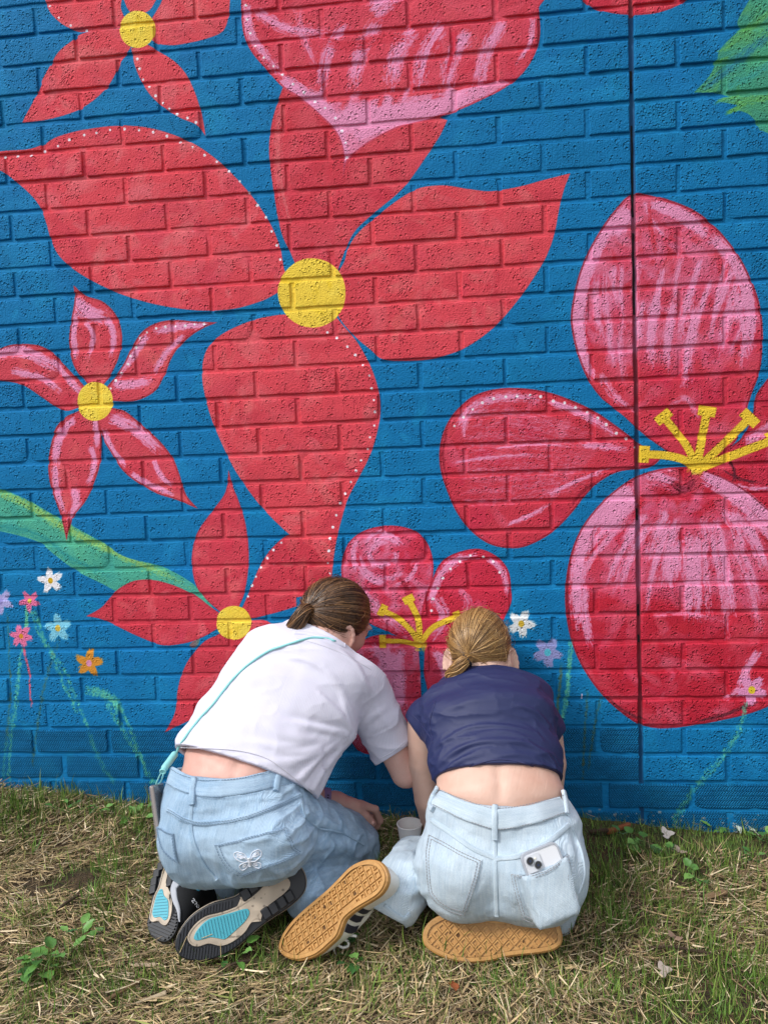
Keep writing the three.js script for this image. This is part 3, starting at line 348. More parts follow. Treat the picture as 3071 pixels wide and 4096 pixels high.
// ---------------------------------------------------------------- soft bodies: smooth fields meshed on a grid
class Field {
  constructor(k = 0.02) { this.p = []; this.k = k; this.mods = []; }
  // tapered capsule
  cap(a, b, ra, rb, k) { const d = b.clone().sub(a), l = d.length(), c = a.clone().add(b).multiplyScalar(.5); this.p.push({ k: k ?? this.k, c, R: l / 2 + Math.max(ra, rb), f: (x, y, z) => { const px = x - a.x, py = y - a.y, pz = z - a.z; const t = clamp((px * d.x + py * d.y + pz * d.z) / (l * l), 0, 1); return Math.hypot(px - d.x * t, py - d.y * t, pz - d.z * t) - (ra + (rb - ra) * t); } }); return this; }
  chain(pts, rs, k) { for (let i = 0; i < pts.length - 1; i++) this.cap(pts[i], pts[i + 1], rs[i], rs[i + 1], i ? 0.004 : k); return this; }
  // ellipsoid with axes X,Y (Z = XxY) and radii
  ell(c, r, X = V(1, 0, 0), Y = V(0, 1, 0), k) { X = X.clone().normalize(); Y = Y.clone().addScaledVector(X, -X.dot(Y)).normalize(); const Z = X.clone().cross(Y); this.p.push({ k: k ?? this.k, c: c.clone(), R: Math.max(r[0], r[1], r[2]), f: (x, y, z) => { const px = x - c.x, py = y - c.y, pz = z - c.z; const u = px * X.x + py * X.y + pz * X.z, v = px * Y.x + py * Y.y + pz * Y.z, w = px * Z.x + py * Z.y + pz * Z.z; const k0 = Math.hypot(u / r[0], v / r[1], w / r[2]), k1 = Math.hypot(u / r[0] ** 2, v / r[1] ** 2, w / r[2] ** 2); return k1 < 1e-9 ? -Math.min(...r) : k0 * (k0 - 1) / k1; } }); return this; }
  // a trunk: elliptical sections along a spine; S = [{p, a (half breadth), b (half depth)}], lat = breadth direction
  trunk(S, lat, k, end = 0.6) {
    const segs = []; const n = S.length; let c = V(0, 0, 0); S.forEach(s => c.addScaledVector(s.p, 1 / n)); let R = 0; S.forEach(s => R = Math.max(R, s.p.distanceTo(c) + Math.max(s.a, s.b)));
    for (let i = 0; i < n - 1; i++) { const d = S[i + 1].p.clone().sub(S[i].p), l = d.length(); d.normalize(); const L = (S[i].lat || lat).clone().addScaledVector(d, -d.dot(S[i].lat || lat)).normalize(); segs.push({ o: S[i].p, d, l, L, B: d.clone().cross(L), s: S[i], e: S[i + 1], first: !i, last: i === n - 2 }); }
    this.p.push({ k: k ?? this.k, c, R, f: (x, y, z) => { let best = 1e9; for (const g of segs) { const px = x - g.o.x, py = y - g.o.y, pz = z - g.o.z; const t0 = (px * g.d.x + py * g.d.y + pz * g.d.z), t = clamp(t0 / g.l, 0, 1); const st = t; const a = lerp(g.s.a, g.e.a, st), b = lerp(g.s.b, g.e.b, st); const u = px * g.L.x + py * g.L.y + pz * g.L.z, v = px * g.B.x + py * g.B.y + pz * g.B.z, w = t0 - t * g.l, q = Math.min(a, b) * end; const k0 = Math.hypot(u / a, v / b, w / q), k1 = Math.hypot(u / (a * a), v / (b * b), w / (q * q)); const d = k1 < 1e-9 ? -Math.min(a, b) : k0 * (k0 - 1) / k1; if (best > 1e8) best = d; else { const kk = .03, h = Math.max(kk - Math.abs(best - d), 0) / kk; best = Math.min(best, d) - h * h * kk * .25; } } return best; } }); return this;
  }
  sub(f, k) { return this; }
  raw(x, y, z) {
    let d = 1e3; for (const q of this.p) { const m = Math.hypot(x - q.c.x, y - q.c.y, z - q.c.z) - q.R; if (m > d + q.k && m > .03) { continue; } const e = m > .12 ? m : q.f(x, y, z); if (d > 900) { d = e; continue; } const h = Math.max(q.k - Math.abs(d - e), 0) / q.k; d = Math.min(d, e) - h * h * q.k * .25; }
    return d;
  }
  ev(x, y, z) { let d = this.raw(x, y, z); if (d > .06 || d < -.06) return d; for (const m of this.mods) d = m(x, y, z, d); return d; }
  // a raised (amp > 0) or pressed-in fold along a polyline
  fold(pts, w, amp) { const b = new THREE.Box3().setFromPoints(pts).expandByScalar(w * 2.6); const n = pts.length; this.mods.push((x, y, z, d) => { if (x < b.min.x || y < b.min.y || z < b.min.z || x > b.max.x || y > b.max.y || z > b.max.z) return d; let m = 1e9, tt = 0; for (let i = 0; i < n - 1; i++) { const a = pts[i], e = pts[i + 1], dx = e.x - a.x, dy = e.y - a.y, dz = e.z - a.z, t = clamp(((x - a.x) * dx + (y - a.y) * dy + (z - a.z) * dz) / (dx * dx + dy * dy + dz * dz), 0, 1), q = Math.hypot(x - a.x - dx * t, y - a.y - dy * t, z - a.z - dz * t); if (q < m) { m = q; tt = (i + t) / (n - 1); } } const env = Math.sin(Math.PI * clamp(tt, .04, .96)); return d - amp * Math.pow(env, .7) * Math.exp(-(m * m) / (w * w)); }); return this; }
  rumple(fq, amp, seed = 0, sx = 1, sy = 1, sz = 1) { this.mods.push((x, y, z, d) => d - amp * fbm(x * fq * sx + seed, y * fq * sy, z * fq * sz, 2)); return this; }
  // sharp-crested wrinkles: thin ridges of a stretched noise
  crease(fx, fy, fz, amp, seed = 0, mask) { this.mods.push((x, y, z, d) => { const w = mask ? mask(x, y, z) : 1; if (w <= 0) return d; const n = noise3(x * fx + seed + .8 * noise3(x * 9, y * 9, z * 9 + seed), y * fy, z * fz); const r = 1 - Math.abs(n); return d - amp * w * (r * r * r * r - .25); }); return this; }
  // march along a survey bearing to the first surface
  hit(fx, fy, z0 = 1.1) { const d = ray(fx, fy), p = P(fx, fy, z0); for (let i = 0; i < 200; i++) { const e = this.ev(p.x, p.y, p.z); if (e < .0004) return p; p.addScaledVector(d, Math.max(e * .7, .0004)); if (p.z < -.1) break; } return null; }
  nrm(p, h = .002) { const f = (x, y, z) => this.ev(x, y, z); return V(f(p.x + h, p.y, p.z) - f(p.x - h, p.y, p.z), f(p.x, p.y + h, p.z) - f(p.x, p.y - h, p.z), f(p.x, p.y, p.z + h) - f(p.x, p.y, p.z - h)).normalize(); }
  // closest surface point from a nearby one
  snap(p) { const q = p.clone(); for (let i = 0; i < 6; i++) { const d = this.ev(q.x, q.y, q.z); q.addScaledVector(this.nrm(q), -d * .9); } return q; }
}
// naive surface nets
function netMesh(f, box, cell, uvs = 1) {
  const ev = typeof f === 'function' ? f : (x, y, z) => f.ev(x, y, z);
  const n = [0, 1, 2].map(i => Math.ceil((box.max.getComponent(i) - box.min.getComponent(i)) / cell) + 1), [nx, ny, nz] = n, o = box.min;
  const val = new Float32Array(nx * ny * nz); const id = (i, j, k) => i + nx * (j + ny * k);
  // coarse pass first: skip blocks far from the surface
  const B = 4; for (let k = 0; k < nz; k += B) for (let j = 0; j < ny; j += B) for (let i = 0; i < nx; i += B) {
    const cx = o.x + (i + B / 2) * cell, cy = o.y + (j + B / 2) * cell, cz = o.z + (k + B / 2) * cell, d = ev(cx, cy, cz), far = Math.abs(d) > cell * B * 1.6 + .012;
    for (let c = k; c < Math.min(k + B, nz); c++) for (let b = j; b < Math.min(j + B, ny); b++) for (let a = i; a < Math.min(i + B, nx); a++) val[id(a, b, c)] = far ? d : ev(o.x + a * cell, o.y + b * cell, o.z + c * cell);
  }
  const vid = new Int32Array(nx * ny * nz).fill(-1), pos = [];
  for (let k = 0; k < nz - 1; k++) for (let j = 0; j < ny - 1; j++) for (let i = 0; i < nx - 1; i++) {
    let m = 0; const c = []; for (let q = 0; q < 8; q++) { const v = val[id(i + (q & 1), j + (q >> 1 & 1), k + (q >> 2))]; c.push(v); if (v < 0) m |= 1 << q; } if (m === 0 || m === 255) continue;
    let sx = 0, sy = 0, sz = 0, cnt = 0; for (let a = 0; a < 8; a++) for (const bit of [1, 2, 4]) { const b = a | bit; if (b === a) continue; if ((c[a] < 0) === (c[b] < 0)) continue; const t = c[a] / (c[a] - c[b]); sx += (a & 1) + (bit === 1 ? t : 0); sy += (a >> 1 & 1) + (bit === 2 ? t : 0); sz += (a >> 2) + (bit === 4 ? t : 0); cnt++; }
    vid[id(i, j, k)] = pos.length / 3; pos.push(o.x + (i + sx / cnt) * cell, o.y + (j + sy / cnt) * cell, o.z + (k + sz / cnt) * cell);
  }
  const idx = []; const quad = (a, b, c, d, flip) => { if (a < 0 || b < 0 || c < 0 || d < 0) return; flip ? idx.push(a, c, b, a, d, c) : idx.push(a, b, c, a, c, d); };
  for (let k = 1; k < nz - 1; k++) for (let j = 1; j < ny - 1; j++) for (let i = 1; i < nx - 1; i++) {
    const s = val[id(i, j, k)] < 0;
    if (s !== val[id(i + 1, j, k)] < 0) quad(vid[id(i, j - 1, k - 1)], vid[id(i, j, k - 1)], vid[id(i, j, k)], vid[id(i, j - 1, k)], !s);
    if (s !== val[id(i, j + 1, k)] < 0) quad(vid[id(i - 1, j, k - 1)], vid[id(i - 1, j, k)], vid[id(i, j, k)], vid[id(i, j, k - 1)], !s);
    if (s !== val[id(i, j, k + 1)] < 0) quad(vid[id(i - 1, j - 1, k)], vid[id(i, j - 1, k)], vid[id(i, j, k)], vid[id(i - 1, j, k)], !s);
  }
  const nor = new Float32Array(pos.length), uv = new Float32Array(pos.length / 3 * 2), h = cell * .6;
  for (let v = 0; v < pos.length; v += 3) {
    let x = pos[v], y = pos[v + 1], z = pos[v + 2]; let gx = ev(x + h, y, z) - ev(x - h, y, z), gy = ev(x, y + h, z) - ev(x, y - h, z), gz = ev(x, y, z + h) - ev(x, y, z - h), l = Math.hypot(gx, gy, gz) || 1; gx /= l; gy /= l; gz /= l;
    const d = clamp(ev(x, y, z), -cell * .5, cell * .5) * .8; pos[v] -= gx * d; pos[v + 1] -= gy * d; pos[v + 2] -= gz * d; nor[v] = gx; nor[v + 1] = gy; nor[v + 2] = gz; uv[v / 3 * 2] = x * uvs + z * uvs * .35; uv[v / 3 * 2 + 1] = y * uvs + z * uvs * .6;
  }
  const g = new THREE.BufferGeometry(); g.setAttribute('position', new THREE.Float32BufferAttribute(pos, 3)); g.setAttribute('normal', new THREE.BufferAttribute(nor, 3)); g.setAttribute('uv', new THREE.BufferAttribute(uv, 2)); g.setIndex(idx); return g;
}
const box3 = (...pts) => new THREE.Box3().setFromPoints(pts);
// colour every vertex
function tint(g, f) { const p = g.attributes.position, n = g.attributes.normal, c = new Float32Array(p.count * 3), k = new THREE.Color(); for (let i = 0; i < p.count; i++) { f(k, p.getX(i), p.getY(i), p.getZ(i), n.getX(i), n.getY(i), n.getZ(i)); c.set([k.r, k.g, k.b], i * 3); } g.setAttribute('color', new THREE.BufferAttribute(c, 3)); return g; }
// densify a survey polyline and lay it on a field
function lay(f, pts, step = 5, z0 = 1.1) {
  const cv = new THREE.CatmullRomCurve3(pts.map(p => V(p[0], p[1], 0)), false, 'centripetal'), n = Math.max(2, Math.ceil(cv.getLength() / step)), out = [];
  for (const q of cv.getSpacedPoints(n)) { const p = f.hit(q.x, q.y, z0); if (p && (!out.length || p.distanceTo(out[out.length - 1].p) < .05)) out.push({ p, n: f.nrm(p, .004) }); }
  return out;
}
// a flat band with rounded cross-section lying on a field
function band(f, pts, w, t, o = {}) {
  const L = Array.isArray(pts[0]) ? lay(f, pts, o.step || 4, o.z0) : pts; if (L.length < 2) return new THREE.BufferGeometry().setAttribute('position', new THREE.Float32BufferAttribute([0, 0, 0, 0, 0, 0, 0, 0, 0], 3)).setAttribute('normal', new THREE.Float32BufferAttribute([0, 1, 0, 0, 1, 0, 0, 1, 0], 3)).setAttribute('uv', new THREE.Float32BufferAttribute([0, 0, 0, 0, 0, 0], 2)).setIndex([0, 1, 2]);
  const sec = [[-.5, -.5], [-.5, .3], [-.38, .9], [0, 1], [.38, .9], [.5, .3], [.5, -.5]], pos = [], uv = [], idx = []; let s = 0; const lift = o.lift || 0;
  for (let i = 0; i < L.length; i++) {
    const a = L[Math.max(0, i - 1)].p, b = L[Math.min(L.length - 1, i + 1)].p, T = b.clone().sub(a).normalize(), N = L[i].n, S = N.clone().cross(T).normalize(); if (i) s += L[i].p.distanceTo(L[i - 1].p);
    const ww = typeof w === 'function' ? w(i / (L.length - 1)) : w;
    for (const [u, v] of sec) { let q = L[i].p.clone().addScaledVector(S, u * ww); if (o.follow) { q = f.snap(q); } q.addScaledVector(N, v * t + lift); pos.push(q.x, q.y, q.z); uv.push(u * ww, s); }
  }
  const m = sec.length; for (let i = 0; i < L.length - 1; i++) for (let k = 0; k < m - 1; k++) { const a = i * m + k; idx.push(a, a + m, a + m + 1, a, a + m + 1, a + 1); }
  for (const e of [0, (L.length - 1) * m]) for (let k = 1; k < m - 1; k++) idx.push(e, e + k, e + k + 1);
  const g = new THREE.BufferGeometry(); g.setAttribute('position', new THREE.Float32BufferAttribute(pos, 3)); g.setAttribute('uv', new THREE.Float32BufferAttribute(uv, 2)); g.setIndex(idx); g.computeVertexNormals(); return g;
}
// stitching: single threads in a dashed row
function stitches(f, pts, o = {}) { const L = lay(f, pts, 1.6), out = []; let run = []; for (let i = 0; i < L.length; i++) { run.push(L[i]); if (run.length === 4) { out.push(band(f, run, .0011, .0007, { lift: o.lift ?? .0006 })); run = []; } } return out; }
// a patch of cloth of thickness t over a survey outline (four edges, each a polyline, as a Coons grid)
function patch(f, top, right, bottom, left, t, o = {}) {
  const nu = o.nu || 22, nv = o.nv || 22, C = [top, right, bottom, left].map(e => new THREE.CatmullRomCurve3(e.map(p => V(p[0], p[1], 0)), false, 'centripetal'));
  const at = (c, s) => c.getPointAt(clamp(s, 0, 1)), pos = [], nn = [], idx = [], uv = [];
  const A = at(C[0], 0), Bq = at(C[0], 1), Cq = at(C[2], 1), D = at(C[2], 0);
  const grid = []; for (let j = 0; j <= nv; j++) for (let i = 0; i <= nu; i++) { const u = i / nu, v = j / nv, tp = at(C[0], u), bt = at(C[2], u), lf = at(C[3], v), rt = at(C[1], v); const q = tp.multiplyScalar(1 - v).add(bt.multiplyScalar(v)).add(lf.multiplyScalar(1 - u)).add(rt.multiplyScalar(u)).addScaledVector(A, -(1 - u) * (1 - v)).addScaledVector(Bq, -u * (1 - v)).addScaledVector(Cq, -u * v).addScaledVector(D, -(1 - u) * v); const p = f.hit(q.x, q.y) || grid[grid.length - 1]?.p.clone() || P(q.x, q.y, .5); const N = f.nrm(p, .006); const e = Math.min(u, 1 - u, v, 1 - v) * 2; const lift = o.lift ? o.lift(u, v, p) : 0; grid.push({ p, N, h: t + lift, edge: i === 0 || j === 0 || i === nu || j === nv }); }
  const W = nu + 1; for (const q of grid) { const r = q.p.clone().addScaledVector(q.N, q.h * (q.edge ? .75 : 1)); pos.push(r.x, r.y, r.z); uv.push(r.x + r.z * .35, r.y + r.z * .6); }
  for (let j = 0; j < nv; j++) for (let i = 0; i < nu; i++) { const a = j * W + i; idx.push(a, a + W, a + W + 1, a, a + W + 1, a + 1); }
  const rim = []; for (let i = 0; i < nu; i++) rim.push(i); for (let j = 0; j < nv; j++) rim.push(j * W + nu); for (let i = nu; i > 0; i--) rim.push(nv * W + i); for (let j = nv; j > 0; j--) rim.push(j * W);
  const b0 = pos.length / 3; rim.forEach(r => { const q = grid[r]; const s = q.p.clone().addScaledVector(q.N, -.004); pos.push(s.x, s.y, s.z); uv.push(s.x, s.y); }); const b1 = b0 + rim.length; rim.forEach(r => { pos.push(pos[r * 3], pos[r * 3 + 1], pos[r * 3 + 2]); uv.push(uv[r * 2], uv[r * 2 + 1]); });
  for (let i = 0; i < rim.length; i++) { const j = (i + 1) % rim.length; idx.push(b1 + i, b1 + j, b0 + j, b1 + i, b0 + j, b0 + i); }
  const g = new THREE.BufferGeometry(); g.setAttribute('position', new THREE.Float32BufferAttribute(pos, 3)); g.setAttribute('uv', new THREE.Float32BufferAttribute(uv, 2)); g.setIndex(idx); g.computeVertexNormals(); return g;
}
// ---------------------------------------------------------------- shared cloth, skin and hair
const weave = dataTex(256, 256, (i, j) => { const tw = Math.sin((i + j) * 6.2832 / 8); return .5 + .3 * tw + .25 * (h3(i, j, 4) - .5) + .15 * noise2(i * .05, j * .05); });
function denimTex(base, dark, seed) { const a = new THREE.Color(base), b = new THREE.Color(dark), o = new THREE.Color(); return dataTex(512, 512, (i, j) => { const tw = .5 + .5 * Math.sin((i + j * 1) * 6.2832 / 8), n = noise2(i * .018 + seed, j * .012), m = h3(i, j, seed), v = noise2(i * .5 + seed, j * .03); const t = clamp(.30 + .28 * n + .5 * (m - .5) + .26 * v + .1 * (tw - .5), 0, 1); o.copy(a).lerp(b, t).convertLinearToSRGB(); return [o.r, o.g, o.b]; }, 1, 1, true); }
const rep = (t, x, y = x) => { const q = t.clone(); q.repeat.set(x, y); q.needsUpdate = true; return q; };
const denimA = phys('#ffffff', .85, { map: rep(denimTex('#b9d2e6', '#7ea3c4', 3), 2.6), bumpMap: rep(weave, 16), bumpScale: .0012, sheen: .15, sheenRoughness: .8, vertexColors: true });
const denimB = phys('#ffffff', .85, { map: rep(denimTex('#d6e4ed', '#a9c1d3', 9), 2.6), bumpMap: rep(weave, 16), bumpScale: .0012, sheen: .15, sheenRoughness: .8, vertexColors: true });
const seamA = phys('#ffffff', .85, { map: denimA.map, bumpMap: denimA.bumpMap, bumpScale: .0012 }), seamB = phys('#ffffff', .85, { map: denimB.map, bumpMap: denimB.bumpMap, bumpScale: .0012 }), threadA = std('#6f87a0', .8), threadB = std('#8f8f94', .8);
const jersey = dataTex(256, 256, (i, j) => .5 + .22 * Math.sin(i * .8) + .2 * (h3(i, j, 8) - .5) + .2 * noise2(i * .04, j * .04));
const whiteTee = phys('#d5d3e2', .9, { bumpMap: rep(jersey, 10), bumpScale: .0005, sheen: .2, sheenRoughness: .7 });
const navyTee = phys('#1d2652', .6, { bumpMap: rep(jersey, 14), bumpScale: .0003, sheen: .2, sheenRoughness: .45, sheenColor: new THREE.Color('#6a74b8') });
const skinBump = dataTex(256, 256, (i, j) => .5 + .25 * noise2(i * .35, j * .35) + .25 * noise2(i * .12, j * .12));
const skinMat = () => phys('#ffffff', .52, { vertexColors: true, bumpMap: rep(skinBump, 8), bumpScale: .0005, sheen: .1, sheenRoughness: .5, sheenColor: new THREE.Color('#ffb9a0') });
const plane3 = (a, b, c, toward) => { const n = b.clone().sub(a).cross(c.clone().sub(a)).normalize(); if (n.dot(toward) < 0) n.negate(); const w = n.dot(a); return (x, y, z) => n.x * x + n.y * y + n.z * z - w; };
const smin = (a, b, k) => { const h = Math.max(k - Math.abs(a - b), 0) / k; return Math.min(a, b) - h * h * k * .25; };

function frame(F, R) { F = F.clone().normalize(); R = R.clone().addScaledVector(F, -R.dot(F)).normalize(); return { F, R, U: R.clone().cross(F).normalize() }; }
function headOn(f, c, fr, s = 1, earDrop = .02, earR = .073) {
  const { F, R, U } = fr, at = (r, u, w) => c.clone().addScaledVector(R, r * s).addScaledVector(U, u * s).addScaledVector(F, w * s);
  f.ell(at(0, .012, -.012), [.073 * s, .088 * s, .09 * s], R, U, .02); f.ell(at(0, -.03, .035), [.058 * s, .075 * s, .058 * s], R, U, .03); f.ell(at(0, -.085, .055), [.032 * s, .026 * s, .03 * s], R, U, .03);
  f.cap(at(0, .0, .09), at(0, -.032, .105), .008 * s, .013 * s, .014); for (const q of [-1, 1]) { f.ell(at(q * .03, .016, .083), [.02 * s, .007 * s, .01 * s], R, U, .012); f.ell(at(q * .031, .0, .078), [.0135 * s, .0125 * s, .0125 * s], R, U, .004); f.ell(at(q * .012, -.033, .098), [.008 * s, .006 * s, .008 * s], R, U, .008); f.ell(at(q * .038, -.028, .06), [.022 * s, .022 * s, .02 * s], R, U, .02); }
  f.ell(at(0, -.053, .09), [.022 * s, .006 * s, .009 * s], R, U, .006); f.ell(at(0, -.063, .088), [.019 * s, .006 * s, .009 * s], R, U, .006);
  for (const q of [-1, 1]) { const e = at(q * earR, -earDrop, -.012), out = R.clone().multiplyScalar(q * .75).addScaledVector(F, -.5), upE = U.clone().addScaledVector(F, -.25), fw = F.clone().addScaledVector(R, q * .65); const ring = []; for (let i = 0; i <= 9; i++) { const a = -.5 + i / 9 * 4.4, rr = .026 * (1 + .12 * Math.cos(a - 1.6)); ring.push(e.clone().addScaledVector(upE, Math.sin(a + .1) * rr * 1.08).addScaledVector(fw, -Math.sin(a - 1.45) * -.0 - Math.cos(a) * -.015).addScaledVector(out, .011 - .004 * Math.sin(a))); } f.chain(ring.map(p => p), ring.map((_, i) => (i > 7 ? .0052 : .0042) * s), .004); f.ell(e.clone().addScaledVector(out, .003), [.017 * s, .027 * s, .006 * s], fw, upE, .01); f.ell(e.clone().addScaledVector(upE, -.026).addScaledVector(out, .006).addScaledVector(fw, .004), [.008 * s, .009 * s, .005 * s], fw, upE, .008); }
}
function hairCap(c, fr, s, n, h, grow = .008) { const { F, R, U } = fr; const f = new Field(.02); f.ell(c.clone().addScaledVector(U, .014).addScaledVector(F, -.012), [(.074 + grow) * s, (.089 + grow) * s, (.091 + grow) * s], R, U); return f; }
// combed strands: each lock starts on the scalp and runs over it to the tie
function strands(c, fr, s, tieDir, o) {
  const { F, R, U } = fr, rad = [(.074 + o.grow) * s, (.089 + o.grow) * s, (.091 + o.grow) * s], cc = c.clone().addScaledVector(U, .014).addScaledVector(F, -.012), rr = rng(o.seed), pos = [], col = [], idx = [], nor = [], uv = [];
  const onE = (d, l) => { const k = 1 / Math.hypot(d.x / rad[0], d.y / rad[1], d.z / rad[2]); return cc.clone().addScaledVector(R, d.x * k).addScaledVector(U, d.y * k).addScaledVector(F, d.z * k).addScaledVector(R.clone().multiplyScalar(d.x).addScaledVector(U, d.y).addScaledVector(F, d.z), l); };
  const T = tieDir.clone().normalize(), C = new THREE.Color();
  for (let q = 0; q < o.n; q++) {
    let d; do { d = V(rr() * 2 - 1, rr() * 2 - 1, rr() * 2 - 1); } while (d.length() > 1 || d.length() < .1); d.normalize();
    const hl = d.y * o.nu + d.z * o.nf - o.h; if (hl < 0) { if (hl < -.22) continue; }
    const A = d.angleTo(T); if (A < .06) continue; const w = (o.w * (.5 + rr())) , seg = 12, lift0 = .0008 + rr() * .0032, wob = (rr() - .5) * .10, ph = rr() * 6, start = hl < 0 ? 0 : rr() * .35; const ax = d.clone().cross(T).normalize();
    const t0 = o.tones[Math.floor(rr() * o.tones.length)]; const base = pos.length / 3;
    let prev = null; const pts = []; for (let i = 0; i <= seg; i++) { const t = lerp(start, 1, i / seg), a = A * t; let e = d.clone().applyAxisAngle(ax, a); e.addScaledVector(ax, wob * Math.sin(t * Math.PI) * (1 - t)); e.normalize(); const wav = (noise3(q * .37, t * 5, ph)) * .02 * (1 - t); e.addScaledVector(ax, wav).normalize(); pts.push({ p: onE(e, lift0 + .004 * sstep(.75, 1, t) * 0.4 + (o.fly && q % 60 === 0 ? .006 * (.4 + rr()) * Math.sin(t * 3.1) : 0)), e: R.clone().multiplyScalar(e.x).addScaledVector(U, e.y).addScaledVector(F, e.z) }); }
    for (let i = 0; i <= seg; i++) { const a = pts[Math.max(0, i - 1)].p, b = pts[Math.min(seg, i + 1)].p, tn = b.clone().sub(a).normalize(), sd = tn.clone().cross(pts[i].e).normalize(), ww = w * (.25 + .75 * Math.sin(Math.PI * clamp(i / seg, .08, .86))); C.set(t0).multiplyScalar(.8 + .4 * h3(q, 1, 1)); for (const u of [-1, 0, 1]) { const v = pts[i].p.clone().addScaledVector(sd, u * ww * .5).addScaledVector(pts[i].e, u ? -w * .35 : w * .12); pos.push(v.x, v.y, v.z); col.push(C.r, C.g, C.b); const nn = pts[i].e.clone().addScaledVector(sd, u * .8).normalize(); nor.push(nn.x, nn.y, nn.z); uv.push(u, i); } }
    for (let i = 0; i < seg; i++) for (let k = 0; k < 2; k++) { const a = base + i * 3 + k; idx.push(a, a + 4, a + 3, a, a + 1, a + 4); }
  }
  const g = new THREE.BufferGeometry(); g.setAttribute('position', new THREE.Float32BufferAttribute(pos, 3)); g.setAttribute('normal', new THREE.Float32BufferAttribute(nor, 3)); g.setAttribute('uv', new THREE.Float32BufferAttribute(uv, 2)); g.setAttribute('color', new THREE.Float32BufferAttribute(col, 3)); g.setIndex(idx); return g;
}
// a hanging tail of hair along a curve
function tail(pts, r0, r1, n, tones, seed, w = .0016) {
  const cv = new THREE.CatmullRomCurve3(pts), rr = rng(seed), gs = [], seg = 14, C = new THREE.Color();
  for (let q = 0; q < n; q++) { const a = rr() * 6.283, m = Math.sqrt(rr()), L = .72 + .28 * rr(), ps = []; for (let i = 0; i <= seg; i++) { const t = i / seg * L, p = cv.getPointAt(t), T = cv.getTangentAt(t), N = V(.2, 1, .4).cross(T).normalize(), B = T.clone().cross(N), r = r0 * (1 - t) + r1 * t + .35 * r0 * Math.sin(t * 3.1); const aa = a + noise3(q, t * 2, 3) * .5; ps.push(p.addScaledVector(N, Math.cos(aa) * r * m).addScaledVector(B, Math.sin(aa) * r * m)); } const g = new THREE.TubeGeometry(new THREE.CatmullRomCurve3(ps), seg, w * (.5 + rr() * .7), 4); C.set(tones[Math.floor(rr() * tones.length)]).multiplyScalar(.8 + .4 * rr()); const c = new Float32Array(g.attributes.position.count * 3); for (let i = 0; i < c.length; i += 3) { c[i] = C.r; c[i + 1] = C.g; c[i + 2] = C.b; } g.setAttribute('color', new THREE.BufferAttribute(c, 3)); gs.push(g); }
  return gs;
}
// loose hairs standing off the combed surface
function flyaways(cap, c, n, tones, seed) { const R = rng(seed), gs = [], C = new THREE.Color(); for (let q = 0; q < n; q++) { const d = V(R() * 2 - 1, R() * 1.4 - .4, R() * 2 - .7).normalize(), p = cap.snap(c.clone().addScaledVector(d, .095)), N = cap.nrm(p), T = V(R() - .5, R() - .7, R() - .5).cross(N).normalize(), L = .02 + R() * .035; const g = new THREE.TubeGeometry(new THREE.CatmullRomCurve3([p.clone().addScaledVector(N, -.002), p.clone().addScaledVector(T, L * .35).addScaledVector(N, .002 + R() * .004), p.clone().addScaledVector(T, L * .7).addScaledVector(N, .003 + R() * .008), p.clone().addScaledVector(T, L).addScaledVector(N, R() * .008)]), 8, .00035 + R() * .0003, 3); C.set(tones[Math.floor(R() * tones.length)]).multiplyScalar(1.25); const k = new Float32Array(g.attributes.position.count * 3); for (let i = 0; i < k.length; i += 3) { k[i] = C.r; k[i + 1] = C.g; k[i + 2] = C.b; } g.setAttribute('color', new THREE.BufferAttribute(k, 3)); gs.push(g); } return gs; }
const hairMat = () => new THREE.MeshPhysicalMaterial({ color: '#ffffff', vertexColors: true, roughness: .38, side: THREE.DoubleSide, sheen: .2, sheenRoughness: .4 });
const skinTone = (base, hot) => { const b = new THREE.Color(base), h = new THREE.Color(hot); return (k, x, y, z) => { k.copy(b).lerp(h, clamp(.3 + .7 * fbm(x * 9, y * 9, z * 9, 2) + .45 * fbm(x * 60, y * 60, z * 60, 2), 0, 1)); if (h3(Math.round(x * 170), Math.round(y * 170), Math.round(z * 170)) < .0008) k.multiplyScalar(.6); }; };
const denimTone = seed => (k, x, y, z, nx, ny, nz) => { const n = .98 + .14 * fbm(x * 16 + seed, y * 16, z * 16, 3) + .07 * noise3(x * 75, y * 75, z * 75); k.setRGB(n, n, n * 1.005); };

